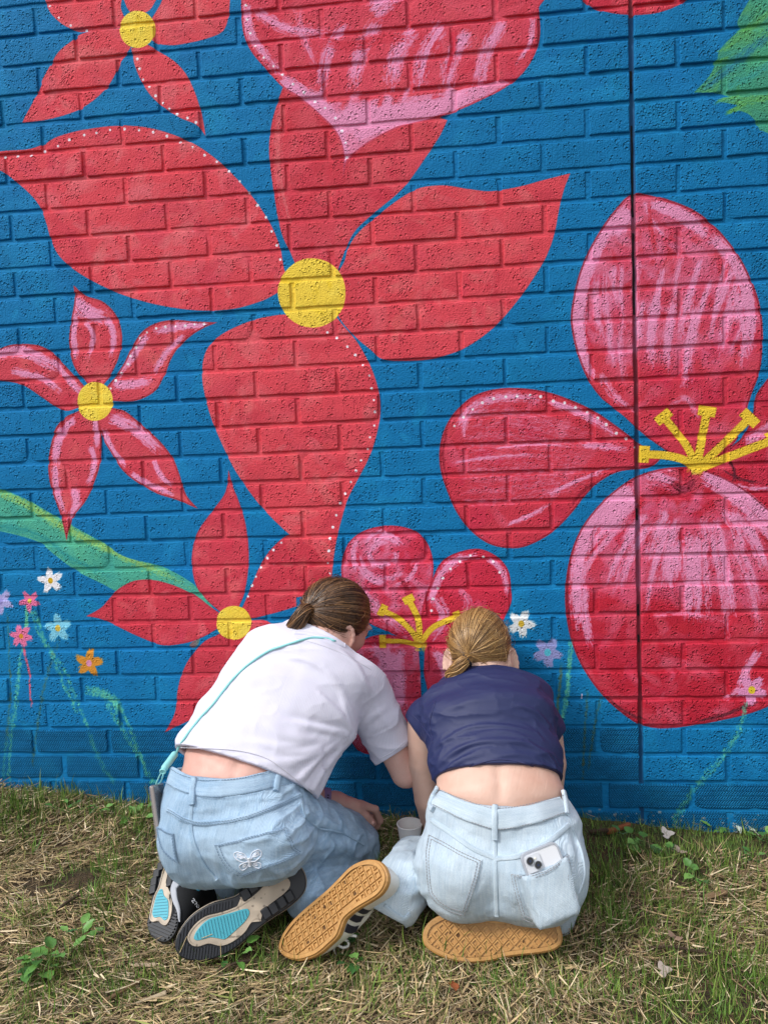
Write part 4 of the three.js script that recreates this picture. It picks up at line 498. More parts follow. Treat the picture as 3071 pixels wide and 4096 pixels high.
// ================================================================ the person in the navy top
const p2 = thing('person', 'fair-haired person in a navy crop top and pale jeans, kneeling on a gum-soled sneaker', 'person', P(1080, 1990, .42).setY(0));
const J2 = new Field(.03); let B2, S2ev;
{
  // skin: trunk, neck, arms and head as one surface
  const b = B2 = new Field(.025), X = V(1, 0, .04);
  b.trunk([{ p: P(1084, 1810, .43), a: .15, b: .09 }, { p: P(1080, 1722, .40), a: .128, b: .082 }, { p: P(1068, 1640, .335), a: .13, b: .082 }, { p: P(1056, 1560, .27), a: .141, b: .092 }, { p: P(1046, 1510, .215), a: .142, b: .076 }, { p: P(1041, 1478, .18), a: .085, b: .058 }], X);
  const c = P(1036, 1407, .125), fr = frame(V(.06, -.55, -.83), V(1, .02, .06)); b.head = { c, fr };
  b.cap(P(1041, 1466, .18), P(1037, 1420, .14), .056, .05, .03); headOn(b, c, fr, .91, .036, .078);
  const armL = [P(918, 1566, .205), P(914, 1645, .195), P(925, 1725, .19), P(940, 1815, .12)], armR = [P(1174, 1584, .205), P(1187, 1648, .195), P(1184, 1715, .185), P(1150, 1800, .1)];
  b.chain(armL, [.043, .0375, .034, .024], .04); b.chain(armR, [.043, .037, .033, .024], .04);
  for (const [w, sx] of [[armL[3], 1], [armR[3], -1]]) { const q = w.clone().add(V(sx * .02, -.045, -.03)); b.cap(w, q, .024, .03, .02); for (let i = 0; i < 4; i++) { const k = q.clone().add(V((i - 1.5) * .019, -.012, -.004 * i)); b.chain([k, k.clone().add(V(0, -.03, -.018)), k.clone().add(V(0, -.045, .0))], [.009, .008, .007], .006); } b.chain([q.clone().add(V(-sx * .026, .015, .01)), q.clone().add(V(-sx * .04, -.012, .012)), q.clone().add(V(-sx * .036, -.036, .006))], [.011, .0095, .008], .01); }
  // spine hollow and shoulder blades
  b.fold([P(1080, 1735, .485), P(1078, 1690, .45), P(1074, 1640, .42)], .013, -.006);
  const g1 = netMesh(b, box3(P(850, 1530, .4), P(1240, 1850, .2)).union(new THREE.Box3(V(.72, .0, -.03), V(1.3, .62, .56))), .0048, 1);
  const skin = netMesh(b, box3(c.clone().add(V(-.12, -.13, -.13)), c.clone().add(V(.12, .12, .13))), .0036, 1);
  const tone = skinTone('#d3af9d', '#c89a86');
  const gb = tint(g1, tone); const gh = tint(skin, tone);
  part(p2, 'body', [gb, gh], skinMat());
  // jeans
  const j = J2; j.trunk([{ p: P(1081, 1718, .40), a: .136, b: .092 }, { p: P(1082, 1770, .425), a: .153, b: .105 }, { p: P(1082, 1840, .44), a: .163, b: .115 }, { p: P(1083, 1888, .44), a: .154, b: .113 }], X);
  j.ell(P(990, 1880, .487), [.084, .092, .085], X, V(0, 1, 0), .03); j.ell(P(1162, 1884, .492), [.094, .096, .085], X, V(0, 1, 0), .03);
  j.cap(P(1000, 1900, .40), P(985, 1885, .10), .085, .065); j.cap(P(1170, 1900, .40), P(1195, 1900, .08), .088, .066);
  j.chain([P(980, 1862, .12), P(905, 1866, .32), P(868, 1908, .44), P(846, 1938, .475)], [.062, .059, .062, .062], .02); j.cap(P(1185, 1900, .1), P(1190, 1985, .43), .06, .045);
  const top = plane3(P(941, 1702, .355), P(1068, 1741, .497), P(1219, 1714, .355), V(0, 1, 0));
  const cuff = plane3(P(812, 1962, .48), P(872, 1996, .50), P(846, 1985, .56), V(-.6, -.6, .5));
  j.fold([P(1068, 1800, .56), P(1067, 1880, .58), P(1068, 1975, .56)], .014, -.010);
  for (const [p, w, a] of [[[[838, 1880], [870, 1900], [925, 1905]], .012, .006], [[[845, 1930], [880, 1925], [930, 1930]], .010, .005], [[[850, 1855], [890, 1870], [930, 1860]], .012, .005], [[[880, 1960], [900, 1945], [925, 1942]], .008, -.005], [[[835, 1905], [860, 1915], [900, 1915]], .008, -.005], [[[925, 1940], [960, 1965], [1000, 1975]], .008, -.004], [[[910, 1800], [905, 1850], [925, 1920]], .010, -.003], [[[1230, 1780], [1245, 1830], [1250, 1890]], .010, -.004]]) { const L = lay(j, p, 8); if (L.length > 1) j.fold(L.map(q => q.p), w, a); }
  j.rumple(14, .006, 3); j.rumple(40, .0022, 8); j.crease(10, 34, 14, .0075, 3, (x, y, z) => x < .94 ? 1 : .1); j.crease(26, 26, 26, .0009, 9);
  const inner = (x, y, z) => B2.raw(x, y, z);
  const jev = (x, y, z) => { const d = j.ev(x, y, z); let e = Math.max(d, top(x, y, z)); if (x < .93 && z > .3) e = Math.max(e, cuff(x, y, z)); return Math.max(e, -Math.max(d + .013, -.035 - top(x, y, z))); };
  J2.full = jev; const jm = netMesh(jev, new THREE.Box3(V(.76, .0, -.02), V(1.3, .42, .62)), .005, 1);
  const jeans = part(p2, 'jeans', tint(jm, denimTone(2)), denimB);
  // waistband, loops, seams, pockets
  const tri = [[944, 1712], [1000, 1733], [1068, 1755], [1140, 1746], [1217, 1728]];
  const wb = [[941, 1722], [990, 1745], [1040, 1762], [1068, 1769], [1110, 1766], [1165, 1754], [1217, 1739]];
  part(jeans, 'waistband', [band(j, wb, .036, .0032, { follow: false })], denimB);
  const thB = []; for (const row of [[[943, 1706], [1000, 1728], [1068, 1748], [1140, 1739], [1215, 1719]], [[937, 1739], [990, 1764], [1040, 1782], [1068, 1789], [1110, 1786], [1170, 1772], [1220, 1756]]]) thB.push(...stitches(j, row, { lift: .0046 }));
  for (const l of [[[1069, 1741], [1068, 1775], [1068, 1812]], [[947, 1702], [936, 1722], [931, 1744], [938, 1750]], [[1213, 1709], [1219, 1735], [1222, 1760]]]) part(jeans, 'belt_loop', band(j, l, .0115, .0045, { lift: .003, step: 3 }), denimB);
  part(jeans, 'seam', [band(j, [[1068, 1812], [1069, 1860], [1070, 1920], [1072, 1978]], .008, .0022), band(j, [[930, 1770], [975, 1800], [1020, 1832], [1066, 1852]], .010, .0022), band(j, [[1070, 1854], [1120, 1848], [1180, 1820], [1228, 1782]], .010, .0022), band(j, [[1236, 1790], [1256, 1840], [1262, 1890], [1250, 1930]], .005, .0018)], seamB);
  // the phone standing in the right back pocket
  const ph = thing('smartphone', 'white smartphone in a clear case in the back pocket of the pale jeans', 'smartphone');
  const pa = j.hit(1121, 1846), pb = j.hit(1194, 1817), pc = j.hit(1182, 1955), xA = pb.clone().sub(pa).normalize(), zA = xA.clone().cross(pc.clone().sub(pa)).normalize(); if (zA.z < 0) zA.negate(); const yA = zA.clone().cross(xA);
  const fOrg = pa.clone().lerp(pb, .5).addScaledVector(zA, .010), pM = new THREE.Matrix4().makeBasis(xA, yA, zA).setPosition(fOrg.clone().addScaledVector(yA, -.0545)), pInv = pM.clone().invert();
  const pocketLift = p => { const q = p.clone().applyMatrix4(pInv); const w = sstep(.052, .038, Math.abs(q.x)) * sstep(.074, .053, Math.abs(q.y)); return w * clamp(.0085 - q.z, 0, .03); };
  {
    const put = (g) => g.applyMatrix4(pM); const add = (n, g, m) => part(ph, n, put(g), m); const moved = (g, x, y, z) => { g.translate(x, y, z); return g; };
    const shellS = (w, h, r) => { const s = new THREE.Shape(); s.moveTo(-w + r, -h); s.lineTo(w - r, -h); s.quadraticCurveTo(w, -h, w, -h + r); s.lineTo(w, h - r); s.quadraticCurveTo(w, h, w - r, h); s.lineTo(-w + r, h); s.quadraticCurveTo(-w, h, -w, h - r); s.lineTo(-w, -h + r); s.quadraticCurveTo(-w, -h, -w + r, -h); return s; };
    const ex = (s, d, b) => new THREE.ExtrudeGeometry(s, { depth: d, bevelEnabled: true, bevelThickness: b, bevelSize: b, bevelSegments: 2, curveSegments: 8 });
    add('body', moved(ex(shellS(.0348, .0535, .011), .0055, .001), 0, 0, -.0035), phys('#dfe0e4', .25, { clearcoat: .6 }));
    const fr0 = shellS(.0378, .0568, .014); fr0.holes.push(shellS(.0352, .054, .0115)); add('clear_case', moved(ex(fr0, .0085, .0008), 0, 0, -.0048), phys('#cfd3da', .12, { transmission: .45, thickness: 0, ior: 1.45, clearcoat: 1 }));
    const cb = add('camera_module', moved(ex(shellS(.0148, .0148, .006), .0016, .0006), -.0175, .036, .004), phys('#d3d6dc', .3));
    for (const [x, y] of [[-.0235, .0415], [-.0115, .0305]]) { const l = new THREE.CylinderGeometry(.0066, .0068, .003, 28); l.rotateX(Math.PI / 2); part(cb, 'lens', put(moved(l, x, y, .0074)), phys('#0b0c10', .08, { clearcoat: 1 })); const rg = new THREE.TorusGeometry(.0067, .0007, 8, 28); part(cb, 'lens_ring', put(moved(rg, x, y, .0086)), std('#8d9096', .3, { metalness: .8 })); const gl = new THREE.CylinderGeometry(.0022, .0022, .0008, 16); gl.rotateX(Math.PI / 2); part(cb, 'lens_glass', put(moved(gl, x, y, .0091)), phys('#24304a', .05)); }
    for (const [x, y] of [[-.0125, .0425]]) { const l = new THREE.SphereGeometry(.0024, 14, 8); l.scale(1, 1, .4); part(cb, 'flash', put(moved(l, x, y, .0066)), std('#f2efe0', .3)); }
  }
  const pkL = [[[926, 1800], [960, 1818], [1000, 1840], [1040, 1858]], [[1040, 1858], [1034, 1885], [1020, 1930], [1003, 1978]], [[928, 1932], [945, 1952], [970, 1968], [1003, 1978]], [[926, 1800], [920, 1840], [922, 1890], [928, 1932]]];
  const pkR = [[[1101, 1884], [1140, 1889], [1185, 1874], [1224, 1844]], [[1224, 1844], [1229, 1880], [1234, 1930], [1238, 1958]], [[1128, 1978], [1160, 1990], [1200, 1982], [1238, 1958]], [[1101, 1884], [1106, 1910], [1117, 1945], [1128, 1978]]];
  for (const [q, o] of [[pkL, {}], [pkR, { lift: (u, v, p) => pocketLift(p) }]]) { const pg = patch(j, ...q, .0026, o); part(jeans, 'back_pocket', tint(pg, denimTone(4)), denimB); const J = { hit: (x, y, z) => j.hit(x, y, z), nrm: (p, h) => j.nrm(p, h) }; const lf = o.lift ? .009 : .0032; for (const d of [0, 1]) { const in2 = (e, k) => e.map(([x, y], i) => { const cx = q[0].concat(q[2]).reduce((s, p) => s + p[0], 0) / 8, cy = q[0].concat(q[2]).reduce((s, p) => s + p[1], 0) / 8; return [lerp(x, cx, k), lerp(y, cy, k)]; }); for (const e of q) thB.push(...stitches(j, in2(e, .05 + d * .10), { lift: lf })); } }
  part(jeans, 'stitching', thB, threadB);
  part(jeans, 'cuff', band(j, [[828, 1957], [848, 1972], [872, 1985], [886, 1975]], .012, .003), seamB);
  // top: close fitting, with cap sleeves and horizontal creases
  const t = new Field(.03); t.trunk([{ p: P(1084, 1760, .42), a: .135, b: .086 }, { p: P(1080, 1722, .40), a: .136, b: .089 }, { p: P(1068, 1640, .335), a: .139, b: .089 }, { p: P(1056, 1560, .27), a: .148, b: .099 }, { p: P(1046, 1510, .215), a: .150, b: .083 }, { p: P(1042, 1484, .188), a: .105, b: .066 }], X);
  t.cap(P(938, 1556, .205), P(1156, 1566, .205), .05, .05, .03); 
  for (const [p, w, a] of [[[[945, 1610], [1010, 1572], [1090, 1568], [1160, 1582]], .005, .005], [[[930, 1670], [985, 1620], [1060, 1600], [1140, 1608], [1200, 1650]], .0055, .0065], [[[935, 1690], [990, 1645], [1040, 1628]], .005, .006], [[[1050, 1642], [1110, 1630], [1170, 1640]], .005, .003], [[[960, 1540], [1010, 1515], [1060, 1512]], .007, .002], [[[1140, 1600], [1190, 1640], [1208, 1690]], .005, .0055], [[[1110, 1520], [1160, 1540], [1195, 1580]], .005, .0045], [[[925, 1640], [950, 1615], [985, 1595]], .006, -.003], [[[1090, 1650], [1150, 1655], [1195, 1680]], .005, .003], [[[900, 1530], [925, 1545], [940, 1570]], .007, .0025], [[[1080, 1545], [1140, 1560], [1185, 1600]], .006, -.0025], [[[960, 1660], [1020, 1612], [1090, 1612]], .006, -.003]]) { const L = lay(t, p, 8); if (L.length > 1) t.fold(L.map(q => q.p), w, a); }
  t.rumple(9, .004, 5); t.crease(6, 30, 30, .0032, 4); t.crease(14, 40, 40, .0014, 8);
  const sl = new Field(.02); sl.cap(armL[0].clone().add(V(.004, .005, 0)), armL[1], .0535, .05); sl.cap(armR[0].clone().add(V(-.004, .005, 0)), armR[1], .0535, .05); sl.rumple(12, .004, 2);
  const hem = plane3(P(936, 1704, .33), B2.hit(1083, 1647).add(V(0, 0, .006)), P(1210, 1702, .325), V(0, -1, 0)), cL = plane3(P(876, 1548, .21), P(935, 1612, .235), P(935, 1612, .1), V(0, -1, 0)), cR = plane3(P(1222, 1574, .21), P(1178, 1622, .235), P(1178, 1622, .1), V(0, -1, 0));
  const neck = new Field(.02); neck.cap(P(1042, 1480, .188), P(1038, 1447, .155), .064, .0585);
  S2ev = (x, y, z) => { let a = t.ev(x, y, z), s = sl.ev(x, y, z), d0 = smin(a, s, .03); let a1 = Math.max(a, hem(x, y, z)), s1 = Math.max(s, x < 1.05 ? cL(x, y, z) : cR(x, y, z)), d = smin(a1, s1, .03); return smin(d, neck.ev(x, y, z), .012); };
  const top2 = part(p2, 'crop_top', netMesh(S2ev, new THREE.Box3(V(.74, .18, .0), V(1.3, .66, .56)), .0042, 1), navyTee);
  const tf = { hit: (x, y, z0 = 1.1) => { const d = ray(x, y), p = P(x, y, z0); for (let i = 0; i < 260; i++) { const e = S2ev(p.x, p.y, p.z); if (e < .0005) return p; p.addScaledVector(d, Math.max(e * .7, .0005)); if (p.z < -.05) break; } return null; }, nrm: (p, h) => J2.nrm.call({ ev: S2ev }, p, h) };
  for (const hb of [band(tf, [[955, 1690], [1000, 1663], [1045, 1645], [1085, 1640], [1140, 1651], [1185, 1676], [1202, 1690]], .003, .001, { lift: .0002 }), band(tf, [[934, 1600], [905, 1560], [886, 1540]], .002, .001), band(tf, [[935, 1604], [928, 1560], [940, 1515]], .002, .0012)]) part(top2, 'hem', hb, std('#232855', .6));
  // hair
  const tones = ['#a07a48', '#8f6b3e', '#b58d58', '#7d5c34', '#c79f66', '#6d4f2c'], hr = part(p2, 'hair', null ?? (() => { const f = hairCap(c, fr, .91, 0, 0, .0045), { U, F } = fr; const ev = (x, y, z) => { const q = V(x, y, z).sub(c); return Math.max(f.ev(x, y, z), -(q.dot(U) * .812 - q.dot(F) * .584 + .022)); }; return tint(netMesh(ev, box3(c.clone().addScalar(-.13), c.clone().addScalar(.13)), .004), (k, x, y, z) => k.set('#6b4d2b')); })(), hairMat());
  const T = V(-.27, -.52, -.81);
  part(hr, 'strands', strands(c, fr, .91, T, { n: 12000, nu: .812, nf: -.584, h: -.22, grow: .006, w: .0013, tones, seed: 21, fly: true }), hairMat());
  part(hr, 'loose_hair', flyaways(hairCap(c, fr, .91, 0, 0, .006), c, 130, tones, 61), hairMat()).userData.kind = 'stuff';
  const tie = c.clone().addScaledVector(fr.R, -.026).addScaledVector(fr.U, -.048).addScaledVector(fr.F, -.088);
  const te = P(984, 1446, tie.z + .012); b.tie = tie;
  part(hr, 'ponytail', tail([tie.clone().lerp(te, -.12), tie.clone().lerp(te, .3).add(V(0, .004, .006)), te, P(966, 1462, tie.z + .0)], .0115, .010, 260, tones, 5), hairMat());
  const tg = new THREE.TorusGeometry(.0125, .004, 8, 24); tg.lookAt(te.clone().sub(tie).normalize()); tg.translate(tie.x, tie.y, tie.z); tg.translate(-.002, -.001, .003); part(hr, 'hair_tie', tg, std('#14151a', .8));
}

// ================================================================ the person in the white T-shirt
const p1 = thing('person', 'dark-haired person in a white cropped T-shirt and light blue jeans, kneeling on black sneakers', 'person', P(520, 1960, .42).setY(0));
const J1 = new Field(.03); let B1, S1ev, tee1;
{
  const b = B1 = new Field(.025), X0 = V(1, 0, .05), X1 = V(.95, -.26, .12), X2 = V(.95, -.26, .16);
  const spine = [{ p: P(512, 1800, .43), a: .15, b: .09, lat: X0 }, { p: P(506, 1678, .40), a: .13, b: .083, lat: X0 }, { p: P(556, 1598, .345), a: .135, b: .085, lat: X1 }, { p: P(618, 1506, .275), a: .152, b: .094, lat: X1 }, { p: P(668, 1430, .215), a: .15, b: .08, lat: X2 }, { p: P(690, 1392, .185), a: .085, b: .062, lat: X2 }];
  b.trunk(spine, X0);
  const c = P(726, 1340, .13), fr = frame(V(.6, -.4, -.69), V(.68, -.25, .69)); b.head = { c, fr };
  b.cap(P(688, 1398, .19), P(716, 1358, .155), .056, .05, .03); headOn(b, c, fr, .94, .022, .076);
  const armR = [P(790, 1475, .2), P(832, 1575, .19), P(876, 1668, .175), P(925, 1640, .09), P(940, 1605, .06)], armL = [P(560, 1455, .16), P(590, 1590, .16), P(620, 1712, .20), P(704, 1730, .16)];
  b.chain(armR, [.047, .041, .036, .03, .024], .04); b.chain(armL, [.046, .04, .036, .0265], .04);
  { const w = armR[4]; for (let i = 0; i < 4; i++) { const k = w.clone().add(V(.004 + i * .004, .035 - i * .017, -.012)); b.chain([k, k.clone().add(V(.025, .006, -.008)), k.clone().add(V(.04, -.004, .004))], [.0095, .0085, .0075], .01); } b.chain([w, w.clone().add(V(.0, -.03, .01)), w.clone().add(V(.03, -.03, .006))], [.012, .0105, .009], .012); b.cap(w, w.clone().add(V(.006, .012, -.012)), .026, .026, .02); }
  b.fold([P(500, 1700, .48), P(515, 1650, .46), P(535, 1615, .44)], .013, -.004);
  // the hand resting by the knee
  const h = new Field(.012); h.cap(P(700, 1730, .162), P(726, 1733, .152), .0255, .0245, .01); h.trunk([{ p: P(722, 1732, .152), a: .024, b: .020 }, { p: P(750, 1744, .135), a: .034, b: .016 }, { p: P(773, 1752, .122), a: .036, b: .013 }], V(-.35, -.65, -.65), .02);
  h.chain([P(780, 1738, .133), P(810, 1748, .116), P(820, 1772, .106), P(813, 1787, .106)], [.0105, .0095, .0088, .0075], .012); h.chain([P(775, 1749, .12), P(805, 1768, .10), P(808, 1789, .094), P(800, 1801, .094)], [.0105, .0097, .0088, .0075], .01); h.chain([P(765, 1760, .11), P(790, 1780, .09), P(790, 1797, .086), P(781, 1804, .088)], [.010, .0092, .0083, .0072], .01); h.chain([P(754, 1768, .103), P(772, 1786, .086), P(770, 1798, .084), P(763, 1803, .086)], [.009, .008, .0073, .0065], .01);
  h.chain([P(735, 1738, .16), P(770, 1748, .152), P(790, 1763, .146), P(805, 1778, .142)], [.016, .0125, .0108, .0088], .014);
  const tone = skinTone('#dbb0a0', '#cd9284');
  const gb = netMesh(b, new THREE.Box3(V(.3, .02, -.02), V(1.03, .62, .56)), .0048), gh = netMesh(b, box3(c.clone().addScalar(-.13), c.clone().addScalar(.13)), .0036), gd = netMesh(h, box3(P(680, 1690, .19), P(840, 1830, .06)).expandByScalar(.03), .0026);
  for (const g of [gb, gh, gd]) tint(g, tone); const body = part(p1, 'body', [gb, gh, gd], skinMat());
  const nail = new THREE.SphereGeometry(1, 12, 8); { const n = P(804.5, 1777, .142); const d = ray(804, 1777); nail.scale(.0062, .0072, .0028); nail.lookAt(d.clone().negate().add(V(0, .35, 0))); nail.translate(n.x - d.x * .0078, n.y - d.y * .0078 + .002, n.z - d.z * .0078); } part(body, 'nail', nail, phys('#d9a79a', .3));
  // jeans
  const j = J1; j.trunk([{ p: P(503, 1668, .40), a: .139, b: .092 }, { p: P(502, 1725, .425), a: .150, b: .105 }, { p: P(508, 1780, .44), a: .154, b: .115 }, { p: P(518, 1822, .44), a: .14, b: .11 }], V(1, -.02, .05));
  j.ell(P(432, 1806, .475), [.076, .096, .085], V(1, 0, .2), V(0, 1, 0), .03); j.ell(P(562, 1816, .49), [.1, .083, .085], V(1, 0, 0), V(0, 1, 0), .03);
  j.chain([P(590, 1790, .42), P(690, 1812, .29), P(757, 1832, .185)], [.098, .088, .074], .03); j.chain([P(752, 1848, .19), P(715, 1890, .3), P(660, 1925, .43)], [.066, .06, .05], .02);
  j.cap(P(440, 1810, .40), P(480, 1850, .12), .085, .065); j.chain([P(485, 1862, .14), P(500, 1885, .3), P(490, 1905, .36)], [.06, .055, .042], .02);
  const top = plane3(P(362, 1652, .36), P(505, 1683, .492), P(655, 1662, .36), V(0, 1, 0));
  j.fold([P(412, 1760, .55), P(418, 1820, .58), P(448, 1880, .58), P(480, 1905, .56)], .014, -.010);
  for (const [p, w, a] of [[[[640, 1740], [670, 1775], [700, 1800], [760, 1815]], .010, -.005], [[[640, 1700], [665, 1760], [720, 1790]], .012, .006], [[[660, 1720], [700, 1770], [760, 1800]], .010, .005], [[[650, 1850], [700, 1830], [760, 1830]], .011, .005], [[[640, 1880], [700, 1862], [780, 1850]], .010, -.005], [[[660, 1900], [720, 1885], [780, 1870]], .009, .004], [[[600, 1690], [630, 1705], [655, 1735]], .008, .004], [[[580, 1870], [620, 1862], [660, 1840]], .009, .004], [[[660, 1940], [690, 1920], [720, 1915]], .008, .005], [[[615, 1760], [640, 1790], [650, 1830]], .010, -.003], [[[640, 1690], [655, 1715], [660, 1745]], .006, -.006], [[[380, 1720], [375, 1770], [380, 1830]], .010, .003], [[[490, 1892], [510, 1910], [520, 1930]], .007, .005]]) { const L = lay(j, p, 8); if (L.length > 1) j.fold(L.map(q => q.p), w, a); }
  j.rumple(14, .006, 13); j.rumple(42, .0022, 18); j.crease(12, 34, 14, .0055, 5, (x, y, z) => sstep(.58, .7, x)); j.crease(26, 26, 26, .0022, 2);
  const jev = (x, y, z) => { const d = j.ev(x, y, z), tp = top(x, y, z); return Math.max(d, tp, -Math.max(d + .013, -.035 - tp)); };
  const jeans = part(p1, 'jeans', tint(netMesh(jev, new THREE.Box3(V(.26, .0, -.02), V(.98, .46, .62)), .005, 1), denimTone(7)), denimA);
  part(jeans, 'waistband', [band(j, [[360, 1670], [395, 1690], [440, 1701], [520, 1697], [600, 1680], [650, 1675]], .036, .0032)], denimA);
  const th = []; for (const row of [[[363, 1656], [400, 1677], [440, 1687], [520, 1683], [600, 1665], [648, 1660]], [[357, 1688], [395, 1710], [440, 1722], [520, 1717], [600, 1700], [655, 1692]], [[366, 1748], [400, 1768], [430, 1776], [520, 1768], [600, 1738], [648, 1716]], [[364, 1752], [400, 1773], [430, 1781], [520, 1773], [600, 1743], [648, 1721]]]) th.push(...stitches(j, row, { lift: .0046 }));
  for (const l of [[[421, 1682], [417, 1710], [415, 1738]], [[603, 1658], [599, 1685], [595, 1710]], [[372, 1668], [370, 1678], [369, 1684]]].slice(0, 2)) part(jeans, 'belt_loop', band(j, l, .0125, .0045, { lift: .003, step: 3 }), denimA);
  part(jeans, 'seam', [band(j, [[362, 1748], [395, 1770], [428, 1778], [480, 1774], [540, 1762], [600, 1740], [650, 1716]], .010, .002), band(j, [[414, 1738], [412, 1780], [418, 1820], [440, 1866], [468, 1900]], .008, .0022), band(j, [[652, 1735], [660, 1765], [690, 1790]], .004, .0018), band(j, [[690, 1790], [740, 1800], [785, 1825]], .004, .0018)], seamA);
  const pR = [[[463, 1824], [510, 1815], [570, 1800], [618, 1786]], [[618, 1786], [628, 1810], [640, 1832], [652, 1842]], [[518, 1892], [560, 1878], [610, 1862], [652, 1842]], [[463, 1824], [472, 1845], [490, 1872], [518, 1892]]], pL = [[[342, 1785], [352, 1790], [362, 1795], [376, 1800]], [[376, 1800], [378, 1820], [382, 1845], [386, 1862]], [[356, 1838], [364, 1846], [374, 1855], [386, 1862]], [[342, 1785], [345, 1805], [350, 1825], [356, 1838]]];
  for (const q of [pR, pL]) { part(jeans, 'back_pocket', tint(patch(j, ...q, .0028, {}), denimTone(6)), denimA); const cx = (q[0][0][0] + q[1][0][0] + q[2][0][0] + q[2][3][0]) / 4, cy = (q[0][0][1] + q[1][0][1] + q[2][0][1] + q[2][3][1]) / 4; for (const k of [.04, .12]) for (const e of q) th.push(...stitches(j, e.map(([x, y]) => [lerp(x, cx, k), lerp(y, cy, k)]), { lift: .0046 })); }
  part(jeans, 'stitching', th, threadA);
  // the embroidered butterfly on the pocket
  { const bf = [], at = (u, v) => [539 + u * 0.92 + v * .2, 1857 + v * .92 - u * .1]; const loop = (pts) => { bf.push(band(j, [...pts, pts[0]].map(q => at(...q)), .0018, .0013, { lift: .0026, step: 2 })); };
    for (const s of [-1, 1]) { loop([[s * 2, -2], [s * 10, -16], [s * 24, -22], [s * 31, -18], [s * 29, -8], [s * 18, 0], [s * 6, 2]]); loop([[s * 2, 2], [s * 14, 4], [s * 25, 10], [s * 22, 19], [s * 12, 17], [s * 5, 10]]); loop([[s * 8, -7], [s * 16, -14], [s * 24, -14], [s * 18, -7]]); loop([[s * 8, 6], [s * 15, 8], [s * 17, 13], [s * 10, 11]]); for (const [x, y, r] of [[15, -11, 3], [21, -16, 2.4], [13, 10, 2.4], [24, -11, 2]]) loop([[s * (x - r), y], [s * x, y - r], [s * (x + r), y], [s * x, y + r]]); bf.push(band(j, [at(s * 3, -1), at(s * 12, -8), at(s * 26, -18)], .0018, .0014, { lift: .0026, step: 2 })); }
    bf.push(band(j, [at(0, -6), at(0, 2), at(-1, 12)], .0055, .0026, { lift: .0026, step: 2 })); part(jeans, 'butterfly_patch', bf, std('#d3d8e2', .8), 'white embroidered butterfly on the back pocket'); }
  // T-shirt: loose, boxy, with a dropped sleeve on the right
  const t = new Field(.03); t.trunk([{ p: P(508, 1720, .40), a: .15, b: .1, lat: V(.97, -.2, .05) }, { p: P(532, 1655, .385), a: .162, b: .104, lat: V(.95, -.3, .08) }, { p: P(565, 1600, .34), a: .166, b: .106, lat: V(.94, -.33, .1) }, { p: P(622, 1516, .275), a: .168, b: .105, lat: V(.94, -.3, .12) }, { p: P(667, 1432, .216), a: .160, b: .092, lat: V(.95, -.22, .16) }, { p: P(692, 1386, .183), a: .102, b: .074, lat: X2 }], X0);
  t.cap(P(560, 1440, .21), P(775, 1468, .2), .056, .058, .04); t.ell(P(660, 1660, .31), [.05, .09, .08], V(.9, -.4, 0), V(.3, 1, 0), .04);
  for (const [p, w, a] of [[[[520, 1420], [600, 1400], [690, 1440], [760, 1500]], 0.0170, 0.0041], [[[735, 1500], [750, 1550], [765, 1590]], 0.0059, 0.0081], [[[690, 1500], [735, 1545], [768, 1590]], 0.0068, 0.0068], [[[620, 1560], [700, 1575], [765, 1592]], 0.0068, 0.0061], [[[560, 1650], [650, 1640], [755, 1595]], 0.0076, 0.0068], [[[540, 1600], [600, 1612], [650, 1610]], 0.0068, 0.0041], [[[700, 1620], [705, 1670], [690, 1715]], 0.0068, -0.0081], [[[730, 1610], [735, 1640], [720, 1680]], 0.0068, 0.0081], [[[560, 1400], [610, 1395], [670, 1402]], 0.0051, 0.0027], [[[600, 1420], [660, 1425], [720, 1460]], 0.0059, 0.0030], [[[700, 1440], [740, 1500], [770, 1580]], 0.0085, 0.0054], [[[560, 1560], [620, 1590], [690, 1600], [750, 1590]], 0.0102, 0.0041], [[[600, 1620], [660, 1625], [720, 1600]], 0.0085, 0.0054], [[[640, 1690], [690, 1640], [750, 1590]], 0.0085, 0.0081], [[[670, 1715], [710, 1650], [762, 1590]], 0.0076, 0.0081], [[[655, 1700], [700, 1640], [755, 1588]], 0.0059, -0.0054], [[[600, 1540], [680, 1560], [760, 1575]], 0.0102, -0.0041], [[[735, 1400], [770, 1440], [800, 1500]], 0.0085, 0.0041], [[[480, 1470], [540, 1460], [600, 1470]], 0.0170, 0.0027], [[[430, 1590], [500, 1600], [570, 1610]], 0.0119, 0.0027], [[[620, 1380], [680, 1385], [720, 1400]], 0.0068, 0.0027]]) { const L = lay(t, p, 8); if (L.length > 1) t.fold(L.map(q => q.p), w, a); }
  t.rumple(7, .008, 15); t.rumple(20, .003, 4); t.crease(5, 13, 16, .0026, 11); t.crease(12, 30, 30, .0012, 3);
  const sl = new Field(.02); sl.chain([P(775, 1470, .2), P(815, 1550, .19), P(850, 1632, .178)], [.062, .06, .052], .01); sl.chain([armL[0], armL[1]], [.058, .05]); sl.rumple(13, .006, 31); sl.crease(16, 22, 16, .004, 6);
  for (const [p, w, a] of [[[[770, 1590], [800, 1550], [830, 1530]], .008, .005], [[[775, 1600], [810, 1590], [850, 1570]], .008, -.004], [[[800, 1500], [820, 1540], [850, 1580]], .008, .003]]) { const L = lay(sl, p, 8); if (L.length > 1) sl.fold(L.map(q => q.p), w, a); }
